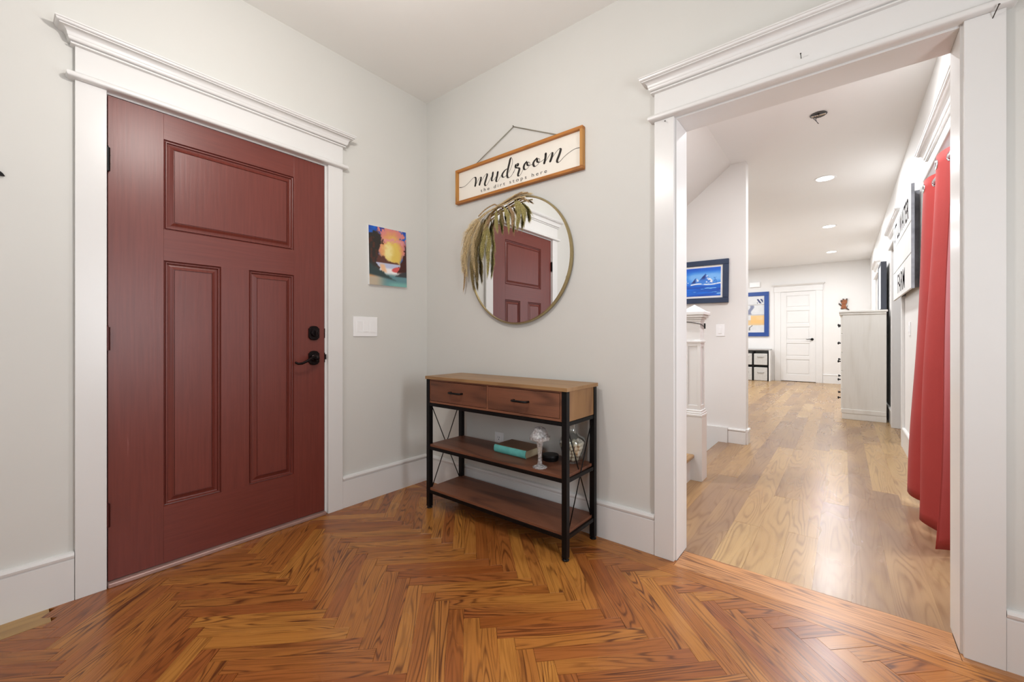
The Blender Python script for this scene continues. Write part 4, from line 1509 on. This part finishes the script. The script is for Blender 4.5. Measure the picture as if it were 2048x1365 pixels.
# ------------------------------------------------------------------ blue mountain picture
def mountains(u, v):
    n = fbm(u * 6, v * 7, 21)
    n2 = fbm(u * 22, v * 24, 31)
    c = lerp3((20, 120, 235), (0, 70, 190), np.clip(np.abs(v - 0.62) * 1.6 + 0.5 * (n - 0.5), 0, 1))
    c = over(c, (120, 185, 250), ss(0.3, 0.05, np.abs(v - 0.66 - 0.08 * (n - 0.5))) * ss(0.3, 0.7, u + 0.4 * n))
    for (px, py, wd, dk) in ((0.26, 0.70, 0.20, 1), (0.52, 0.66, 0.14, 0), (0.71, 0.80, 0.15, 1), (0.08, 0.62, 0.16, 0)):
        d = np.abs(u - px)
        top = py - d * 1.9 + 0.05 * (n2 - 0.5)
        ms = ss(-0.01, 0.02, top - v) * ss(0.40, 0.5, v) * (d < wd * 1.3)
        c = over(c, (60, 130, 225), ms)
        c = over(c, (20, 44, 120), ms * ss(0.02, -0.03, u - px + 0.04 * (n2 - 0.5)) * ss(py - 0.26, py - 0.12, v))
        c = over(c, (240, 246, 255), ms * ss(0.0, 0.04, u - px + 0.05 * (n2 - 0.5)) * ss(0.48, 0.60, n2 + 0.2 * (v - 0.5)))
    c = over(c, (235, 245, 255), ss(0.035, 0.01, np.abs(v - 0.42 - 0.02 * np.sin(u * 14))) * ss(0.46, 0.6, n + 0.1))
    c = over(c, (20, 90, 190), ss(0.012, 0.0, np.abs(u - 0.9 + 0.12 * (n2 - 0.5))) * ss(0.4, 0.46, v) * ss(0.7, 0.6, v))
    w = ss(0.40, 0.37, v)
    wc = lerp3((0, 120, 235), (0, 62, 170), np.clip(0.5 + 1.6 * (fbm(u * 3, v * 16, 5) - 0.5), 0, 1))
    c = c * (1 - w[..., None]) + wc * w[..., None]
    c = over(c, (130, 200, 255), w * ss(0.66, 0.76, fbm(u * 4, v * 18, 77)))
    return c


M['navyframe'] = mat('navy_frame', (40, 56, 84), 0.45, var=0.12, vscale=16, bump=0.1)
M['blueframe'] = mat('blue_frame', (36, 70, 138), 0.45, var=0.05, vscale=10)
M['mat'] = mat('white_mount', (238, 238, 238), 0.6)
bp = thing('framed_painting', (1.17, SY, 1.6), 'blue snowy mountain painting in a dark navy frame above the newel post', 'painting')
PX0, PX1, PZ0, PZ1 = 0.86, 1.490, 1.385, 1.818
fw = 0.052
box('frame_bar', 'navyframe', (PX0, PX1, SY - 0.03, SY - 0.001, PZ1 - fw, PZ1), bp, 0.003)
box('frame_bar', 'navyframe', (PX0, PX1, SY - 0.03, SY - 0.001, PZ0, PZ0 + fw), bp, 0.003)
box('frame_bar', 'navyframe', (PX0, PX0 + fw, SY - 0.03, SY - 0.001, PZ0 + fw, PZ1 - fw), bp, 0.003)
box('frame_bar', 'navyframe', (PX1 - fw, PX1, SY - 0.03, SY - 0.001, PZ0 + fw, PZ1 - fw), bp, 0.003)
box('mount', 'mat', (PX0 + fw, PX1 - fw, SY - 0.015, SY - 0.002, PZ0 + fw, PZ1 - fw), bp)
mt = 0.020
painted('painted_scene', (PX0 + fw + mt, SY - 0.0155, PZ0 + fw + mt), (PX1 - PX0 - 2 * fw - 2 * mt, 0, 0), (0, 0, PZ1 - PZ0 - 2 * fw - 2 * mt), 150, 84, mountains, bp)
bp.rotation_euler = (0, math.radians(0.6), 0)

# ------------------------------------------------------------------ curtain
cu = thing('curtain', (2.77, 1.27, 0), 'coral red grommet curtain hanging in the cased hall opening', 'curtain')
ny, nz = 90, 34
YC0, YC1 = 0.80, 1.715
ZC0, ZC1 = 0.03, 2.015
vs, fs = [], []


def curtain_x(y, z):
    t = (ZC1 - z) / (ZC1 - ZC0)
    ph = (y - 1.215) / 0.46 * 2 * PI
    amp = 0.030 + 0.030 * t
    base = 2.800 - 0.045 * t
    sw_ = 0.012 * math.sin(3.1 * z + 4 * y) * t
    s_ = math.cos(ph + 0.35 * t * math.sin(2 * y))
    return base - amp * (abs(s_) ** 0.8) * (1 if s_ > 0 else -1) - sw_ - 0.008 * math.cos(2.3 * ph + 1) * t


for i in range(nz + 1):
    z = ZC0 + (ZC1 - ZC0) * i / nz
    for j in range(ny + 1):
        y = YC0 + (YC1 - YC0) * j / ny
        t = (ZC1 - z) / (ZC1 - ZC0)
        yy = y + 0.02 * t * math.sin(5 * y)
        vs.append((curtain_x(y, z), min(yy, 1.717), z + (0.012 * math.cos((y - 1.215) / 0.46 * 2 * PI) if i == 0 else 0)))
for i in range(nz):
    for j in range(ny):
        a = i * (ny + 1) + j
        fs.append((a, a + 1, a + ny + 2, a + ny + 1))
cl = MB().add(vs, fs).build('cloth', 'redcloth', cu, smooth=True, recalc=False)
sd = cl.modifiers.new('thickness', 'SOLIDIFY')
sd.thickness = 0.003
MB().tube([(2.80, C1a + 0.005, 1.965), (2.80, C1b - 0.005, 1.965)], 0.011, 12).build('rod', 'chrome', cu, smooth='auto')
for y in np.arange(YC0 + 0.06, YC1, 0.115):
    ph = (y - 1.215) / 0.46 * 2 * PI
    xx = curtain_x(y, 1.965)
    mb = MB()
    dxdy = (curtain_x(y + 0.002, 1.965) - curtain_x(y - 0.002, 1.965)) / 0.004
    nrm = Vector((-1, dxdy, 0)).normalized()
    tang = Vector((dxdy, 1, 0)).normalized()
    pts = [Vector((xx, y, 1.965)) + nrm * 0.003 + tang * 0.022 * math.cos(a) + Vector((0, 0, 0.022 * math.sin(a))) for a in np.linspace(0, 2 * PI, 17)]
    mb.tube(pts, 0.0048, 6, cap=False)
    mb.build('grommet', 'chrome', cu, smooth=True)
    mb = MB()
    pts = [Vector((xx, y, 1.965)) + nrm * 0.0032 + tang * 0.018 * math.cos(a) + Vector((0, 0, 0.018 * math.sin(a))) for a in np.linspace(0, 2 * PI, 16, endpoint=False)]
    mb.add(pts, [tuple(range(16))]).build('grommet_hole', 'gap', cu, recalc=False)

# ------------------------------------------------------------------ farm sign
fsn = thing('wall_sign', (HX, 2.9, 1.40), 'tall white three-board farm sign on the hall wall beside the curtain', 'sign')
M['signwhite'] = mat('whitewashed_sign_board', (226, 226, 224), 0.6, var=0.04, vscale=9)
M['weathered'] = mat('weathered_grey_edge', (140, 142, 148), 0.8, var=0.25, vscale=16)
fy0, fy1 = 2.24, 3.62
zs = [1.395, 1.66, 1.895, 2.168]
XS0, XS1 = HX - 0.060, HX - 0.0465
for k in range(3):
    box('board', 'signwhite', (XS0, XS1, fy0 + 0.006, fy1, zs[k] + 0.004, zs[k + 1] - 0.004), fsn, 0.002)
box('edge_strip', 'weathered', (XS0 + 0.001, XS1 + 0.006, fy0, fy0 + 0.006, zs[0], zs[3]), fsn, 0.001)
for yb in (fy0 + 0.15, fy1 - 0.35):
    box('batten', 'weathered', (XS1, HX - 0.0005, yb, yb + 0.04, zs[0] + 0.02, zs[3] - 0.02), fsn)
flat_text('STILLWATER', 0.235, 1.1, lambda x_, y_: (XS0 - 0.0006, 3.50 - x_, 1.945 + y_), 'lettering', 'ink', fsn, 1.12, 0.004)
flat_text('FARM', 0.24, 1.1, lambda x_, y_: (XS0 - 0.0006, 3.20 - x_, 1.44 + y_), 'lettering', 'ink', fsn, 0.55, 0.002)

# ------------------------------------------------------------------ chest of drawers
ch = thing('chest_of_drawers', (2.56, 5.2, 0), 'tall whitewashed wooden chest of drawers with black knobs by the hall wall', 'chest of drawers')
CX0, CX1, CY0, CY1, CZ = 2.343, 2.778, 4.79, 5.72, 1.345
box('carcass', 'whitewash', (CX0 + 0.018, CX1, CY0, CY1, 0.055, CZ), ch, 0.002)
box('plinth', 'whitewash', (CX0 + 0.012, CX1, CY0 - 0.004, CY1 + 0.004, 0.0, 0.075), ch, 0.003)
box('base_rail', 'whitewash', (CX0 + 0.004, CX1, CY0 - 0.008, CY1 + 0.008, 0.075, 0.13), ch, 0.004)
box('chest_top', 'whitewash', (CX0 - 0.018, CX1 + 0.012, CY0 - 0.02, CY1 + 0.02, CZ + 0.006, CZ + 0.030), ch, 0.004)
box('top_moulding', 'whitewash', (CX0 - 0.008, CX1, CY0 - 0.010, CY1 + 0.010, CZ - 0.02, CZ + 0.006), ch, 0.004)
hz = (CZ - 0.03 - 0.14) / 5
for k in range(5):
    z0 = 0.14 + k * hz
    d = box('drawer_front', 'whitewash', (CX0, CX0 + 0.018, CY0 + 0.02, CY1 - 0.02, z0 + 0.006, z0 + hz - 0.006), ch, 0.003)
    for yy in (CY0 + 0.10, CY1 - 0.14):
        MB().lathe([(0.008, 0.0), (0.007, -0.014), (0.016, -0.02), (0.017, -0.027), (0.010, -0.033), (0.0, -0.034)], (CX0, yy, z0 + hz * 0.5), 14, 'X').build('knob', 'black', d, smooth='auto')


def framed(name, label, y0, y1, z0, z1, x1, dep, lean=0.0):
    r = thing(name, (x1, (y0 + y1) / 2, z0), label, 'picture')
    f_ = 0.03
    x0 = x1 - dep
    for b in [(x0, x1, y0, y1, z0, z0 + f_), (x0, x1, y0, y1, z1 - f_, z1), (x0, x1, y0, y0 + f_, z0 + f_, z1 - f_), (x0, x1, y1 - f_, y1, z0 + f_, z1 - f_)]:
        box('frame_bar', 'charframe', b, r, 0.002)
    box('picture_sheet', 'palepic', (x0 + 0.006, x1 - 0.002, y0 + f_, y1 - f_, z0 + f_, z1 - f_), r)
    r.rotation_euler = (0, lean, 0)
    return r


M['charframe'] = mat('charcoal_frame', (62, 66, 76), 0.45, var=0.1, vscale=12)
M['palepic'] = mat('pale_print', (206, 210, 214), 0.5, var=0.3, vscale=7)
framed('framed_picture', 'large charcoal framed picture standing on the tall chest against the wall', 5.05, 5.62, CZ + 0.0305, 2.0, 2.795, 0.055, math.radians(0))
framed('framed_picture', 'narrow dark framed picture on the hall wall behind the tall chest', 6.05, 6.45, 1.55, 2.08, HX - 0.001, 0.03)

# ------------------------------------------------------------------ far door and far wall things
d2 = thing('door_2', (1.53, FARY, 0), 'white five-panel interior door in the far wall', None, None, 'structure')
DX0, DX1, DZ1 = 1.187, 1.868, 2.125
yf = FARY - 0.002
bands = [0.20, 0.53, 0.87, 1.21, 1.55, 1.90]
box('slab', 'trim', (DX0, DX1, yf - 0.004, yf, 0.012, DZ1), d2)
for a, b_ in ((DX0, DX0 + 0.115), (DX1 - 0.115, DX1)):
    box('stile', 'trim', (a, b_, yf - 0.016, yf - 0.004, 0.012, DZ1), d2, 0.002)
zz = [0.012, 0.20, 0.60, 0.985, 1.37, 1.755, DZ1]
rails = [(0.012, 0.17), (0.52, 0.60), (0.905, 0.985), (1.29, 1.37), (1.675, 1.755), (2.03, DZ1)]
for a, b_ in rails:
    box('rail', 'trim', (DX0 + 0.115, DX1 - 0.115, yf - 0.016, yf - 0.004, a, b_), d2, 0.002)
for (a, b_) in zip(rails[:-1], rails[1:]):
    box('panel', 'trim', (DX0 + 0.135, DX1 - 0.135, yf - 0.011, yf - 0.003, a[1] + 0.022, b_[0] - 0.022), d2, 0.004)
kn = MB().lathe([(0.030, 0.0), (0.030, -0.008), (0.014, -0.014), (0.012, -0.04), (0.0, -0.042)], (1.80, yf - 0.016, 1.0), 18, 'Y').build('lever_rose', 'black', d2, smooth='auto')
MB().tube([(1.80, yf - 0.052, 1.0), (1.76, yf - 0.056, 1.004), (1.71, yf - 0.055, 0.998), (1.685, yf - 0.053, 1.004)], [0.010, 0.008, 0.007, 0.006], 8).build('lever', 'black', kn, smooth=True)
box('gap', 'gap', (DX0, DX1, yf - 0.014, yf, 0.0, 0.012), d2)
fr = frame_of(('y', FARY, -1))
tr6 = thing('trim_6', (1.53, FARY, 0), 'white casing around the far panel door', None, None, 'structure')
obox(fr, 0, 0.022, 1.062, 1.186, 0, 2.13).build('side_casing', 'trim', tr6, 0.002)
obox(fr, 0, 0.022, 1.869, 1.990, 0, 2.13).build('side_casing', 'trim', tr6, 0.002)
obox(fr, 0, 0.03, 1.05, 2.0, 2.13, 2.26).build('head_board', 'trim', tr6, 0.002)
mitred(fr, [(0.022, 2.26), (0.04, 2.268), (0.06, 2.29), (0.07, 2.30), (0.07, 2.31)], 1.062, 1.99, 0.022).build('cornice', 'trim', tr6)


def kitchen_print(u, v):
    n = fbm(u * 8, v * 10, 51)
    c = lerp3((214, 214, 214), (196, 198, 200), n)
    for zc in (0.76, 0.48, 0.22):
        c = over(c, (150, 144, 136), ss(0.012, 0.004, np.abs(v - zc)))
    c = over(c, (208, 178, 132), ss(0.02, 0.0, np.abs(v - 0.27) - 0.06))
    c = over(c, (224, 178, 112), ((u > 0.5) & (v > 0.24) & (v < 0.47)) * (0.6 + 0.4 * n))
    c = over(c, (236, 234, 228), ((u > 0.06) & (u < 0.4) & (v > 0.5) & (v < 0.64)) * 1.0)
    c = over(c, (120, 126, 150), ss(0.1, 0.04, np.abs(u - 0.5 - 0.06 * np.sin(v * 20))) * (v > 0.49) * (v < 0.75))
    c = over(c, (20, 34, 90), ((u > 0.74) & (u < 0.95) & (v > 0.79) & (v < 0.92)) * (np.sin((u + v) * 50) > -0.3))
    c = over(c, (90, 90, 92), ((u > 0.2) & (u < 0.3) & (v > 0.77) & (v < 0.86)) * 1.0)
    c = over(c, (110, 108, 104), ss(0.03, 0.015, np.abs(u - 0.46 - 0.1 * ss(0.12, 0.2, v))) * (v > 0.05) * (v < 0.2))
    return c


bf = thing('framed_print', (0.6, FARY, 1.07), 'pale kitchen shelf print in a broad blue frame on the far wall', 'picture')
QX0, QX1, QZ0, QZ1 = 0.16, 0.944, 1.073, 2.165
f_ = 0.095
for b in [(QX0, QX1, FARY - 0.04, FARY - 0.001, QZ0, QZ0 + f_), (QX0, QX1, FARY - 0.04, FARY - 0.001, QZ1 - f_, QZ1),
          (QX0, QX0 + f_, FARY - 0.04, FARY - 0.001, QZ0 + f_, QZ1 - f_), (QX1 - f_, QX1, FARY - 0.04, FARY - 0.001, QZ0 + f_, QZ1 - f_)]:
    box('frame_bar', 'blueframe', b, bf, 0.003)
box('mount', 'mat', (QX0 + f_, QX1 - f_, FARY - 0.02, FARY - 0.002, QZ0 + f_, QZ1 - f_), bf)
painted('printed_sheet', (QX0 + f_, FARY - 0.0205, QZ0 + f_), (QX1 - QX0 - 2 * f_, 0, 0), (0, 0, QZ1 - QZ0 - 2 * f_), 70, 100, kitchen_print, bf)

# door chime
dc = thing('door_chime', (0.645, FARY, 2.35), 'white door chime box above the blue framed print', 'door chime')
box('cover', 'white', (0.536, 0.757, FARY - 0.05, FARY - 0.0, 2.290, 2.412), dc, 0.008)
box('back_plate', 'white', (0.526, 0.767, FARY - 0.012, FARY, 2.282, 2.420), dc, 0.003)

# cube shelf with fabric bins
M['shelfgrey'] = mat('grey_shelf_top', (170, 168, 166), 0.5, var=0.04)
M['bin'] = mat('grey_fabric_bin', (192, 190, 186), 0.85, var=0.06, vscale=30, bump=0.3, bscale=300)
cs = thing('cube_shelf', (0.62, FARY - 0.2, 0), 'low cube shelf with white side and dark dividers below the blue framed print', 'shelf')
KX0, KX1, KY0, KY1 = 0.30, 1.010, FARY - 0.34, FARY - 0.03
box('shelf_top', 'shelfgrey', (KX0, KX1, KY0, KY1, 0.735, 0.765), cs, 0.002)
for a, b_, m_ in ((KX1 - 0.03, KX1, 'trim'), (KX0, KX0 + 0.03, 'trim')):
    box('side_board', m_, (a, b_, KY0, KY1, 0.0, 0.735), cs, 0.002)
for a, b_ in ((KX1 - 0.055, KX1 - 0.032), (0.635, 0.665), (KX0 + 0.032, KX0 + 0.055)):
    box('divider', 'black', (a, b_, KY0 + 0.01, KY1, 0.0, 0.70), cs)
box('divider', 'black', (KX0 + 0.055, KX1 - 0.055, KY0 + 0.011, KY1 - 0.001, 0.352, 0.382), cs)
box('back_board', 'shelfgrey', (KX0 + 0.03, KX1 - 0.03, KY1 - 0.008, KY1 - 0.002, 0.0, 0.735), cs)
labs = {(0, 0): 'grey fabric bin in the lower row, nearer the stair wall', (1, 0): 'grey fabric bin in the lower row, nearer the far door',
        (0, 1): 'grey fabric bin in the upper row, nearer the stair wall', (1, 1): 'grey fabric bin in the upper row, nearer the far door'}
for i in range(2):
    for j in range(2):
        a, b_ = ((KX0 + 0.06, 0.63), (0.67, KX1 - 0.06))[i]
        z0, z1 = ((0.006, 0.325), (0.383, 0.655))[j]
        bn = thing('fabric_bin', ((a + b_) / 2, KY0 + 0.1, z0), labs[(i, j)], 'storage bin', 'fabric bins in the cube shelf')
        box('bin_body', 'bin', (a, b_, KY0 + 0.006, KY1 - 0.02, z0, z1), bn, 0.008)
        MB().tube([((a + b_) / 2 - 0.07, KY0 + 0.006, z0 + 0.2), ((a + b_) / 2 - 0.05, KY0 - 0.006, z0 + 0.195), ((a + b_) / 2 + 0.05, KY0 - 0.006, z0 + 0.195),
                   ((a + b_) / 2 + 0.07, KY0 + 0.006, z0 + 0.2)], 0.007, 6).build('pull', 'shelfgrey', bn)

# small wooden animal ornament on the far wall
M['toybrown'] = mat('carved_brown_wood', (142, 84, 50), 0.6, var=0.15, vscale=12)
M['toydark'] = mat('dark_carved_wood', (72, 56, 46), 0.6, var=0.1, vscale=12)
orn = thing('wall_ornament', (2.37, FARY, 1.78), 'small brown carved wooden animal ornament on the far wall above the chest', 'ornament')


def O(p):
    return on_y(1660 + p[0] / 22.75, 580 + p[1] / 22.75, FARY)


def cut(pts, m_, t, name):
    q = [O(p) for p in pts]
    MB().prism([(w_.x, w_.z) for w_ in q], 'Y', FARY - t, FARY - 0.001).build(name, m_, orn, 0.003)


cut([(540, 640), (700, 640), (740, 760), (760, 860), (640, 860), (500, 860), (520, 760)], 'toybrown', 0.030, 'body')
cut([(470, 500), (520, 470), (600, 480), (640, 450), (760, 460), (790, 560), (730, 650), (600, 650), (500, 600)], 'toybrown', 0.045, 'head')
cut([(700, 470), (775, 375), (800, 450), (770, 500)], 'toydark', 0.04, 'ear')
cut([(560, 430), (600, 400), (650, 440), (620, 480)], 'toydark', 0.04, 'ear')
cut([(390, 620), (430, 610), (540, 710), (520, 760), (400, 670)], 'toydark', 0.025, 'arm')
cut([(480, 830), (600, 840), (610, 880), (490, 885)], 'toydark', 0.025, 'foot')
cut([(700, 800), (780, 830), (885, 900), (850, 930), (720, 870)], 'toydark', 0.025, 'foot')
cut([(750, 800), (800, 690), (790, 770), (775, 820)], 'toydark', 0.02, 'tail')
cut([(470, 500), (520, 480), (570, 500), (560, 550), (490, 550)], 'toydark', 0.05, 'nose')

# ------------------------------------------------------------------ hall ceiling lights
for (lx, ly, lab) in [(2.217, 3.586, 'round recessed ceiling light nearest the bare junction box'), (2.196, 6.011, 'round recessed ceiling light in the middle of the hall row'),
                      (2.182, 8.403, 'round recessed ceiling light nearest the far white door')]:
    rl = thing('recessed_light', (lx, ly, H), lab, 'ceiling light', 'recessed lights down the hall')
    MB().lathe([(0.098, 0.0), (0.098, -0.003), (0.090, -0.006), (0.078, -0.004), (0.076, 0.0)], (lx, ly, H), 32).build('trim_ring', 'white', rl, smooth='auto')
    MB().lathe([(0.0, -0.0028), (0.077, -0.0028), (0.077, -0.0008), (0.0, -0.0008)], (lx, ly, H), 32).build('lens', 'led', rl)


def recessed_light(lx, ly):
    l = bpy.data.lights.new('recessed_glow', 'AREA')
    l.shape, l.size, l.energy, l.color = 'DISK', 0.15, RECESS_W, (0.95, 0.968, 1.0)
    o_ = bpy.data.objects.new('recessed_glow', l)
    COL.objects.link(o_)
    o_.location = (lx, ly, H - 0.0075)


for (lx, ly) in [(2.217, 3.586), (2.196, 6.011), (2.182, 8.403), (0.2, 6.0), (0.2, 8.4), (2.23, 1.17), (0.75, 0.75)]:  # beyond the visible row, unseen lamps added for brightness
    recessed_light(lx, ly)
# unseen recessed lights added to brighten the hall, stairs and family room
for (lx, ly, lab) in [(0.2, 6.0, 'added unseen ceiling light over the family room, nearer the stairs'), (0.2, 8.4, 'added unseen ceiling light over the family room, nearer the far wall'),
                      (2.23, 1.17, 'added unseen ceiling light just inside the hall opening'), (0.75, 0.75, 'added unseen ceiling light over the stairs')]:
    rl = thing('recessed_light', (lx, ly, H), lab, 'ceiling light')
    MB().lathe([(0.098, 0.0), (0.098, -0.003), (0.090, -0.006), (0.078, -0.004), (0.076, 0.0)], (lx, ly, H), 32).build('trim_ring', 'white', rl, smooth='auto')
    MB().lathe([(0.0, -0.0028), (0.077, -0.0028), (0.077, -0.0008), (0.0, -0.0008)], (lx, ly, H), 32).build('lens', 'led', rl)
M['boxgrey'] = mat('junction_box_grey', (96, 96, 96), 0.5, 0.3)
jx, jy = 2.224, 1.962
jb = thing('junction_box', (jx, jy, H), 'open grey ceiling junction box with loose wires', 'junction box')
MB().lathe([(0.0, -0.001), (0.052, -0.001), (0.055, -0.004), (0.052, -0.006), (0.047, -0.003), (0.0, -0.003)], (jx, jy, H), 28).build('box_rim', 'boxgrey', jb, smooth='auto')
box('bracket', 'chrome', (jx - 0.045, jx + 0.045, jy - 0.012, jy + 0.012, H - 0.010, H - 0.005), jb, 0.002)
for dx, dz in ((-0.024, 0.05), (-0.012, 0.075), (0.004, 0.03)):
    MB().tube([(jx + dx, jy, H - 0.006), (jx + dx - 0.006, jy - 0.006, H - dz * 0.6), (jx + dx + 0.012, jy - 0.004, H - dz)], 0.0026, 6).build('wire', 'boxgrey', jb, smooth=True)
MB().box(jx - 0.006, jx + 0.006, jy - 0.02, jy + 0.02, H - 0.009, H - 0.004).build('strap', 'gap', jb)
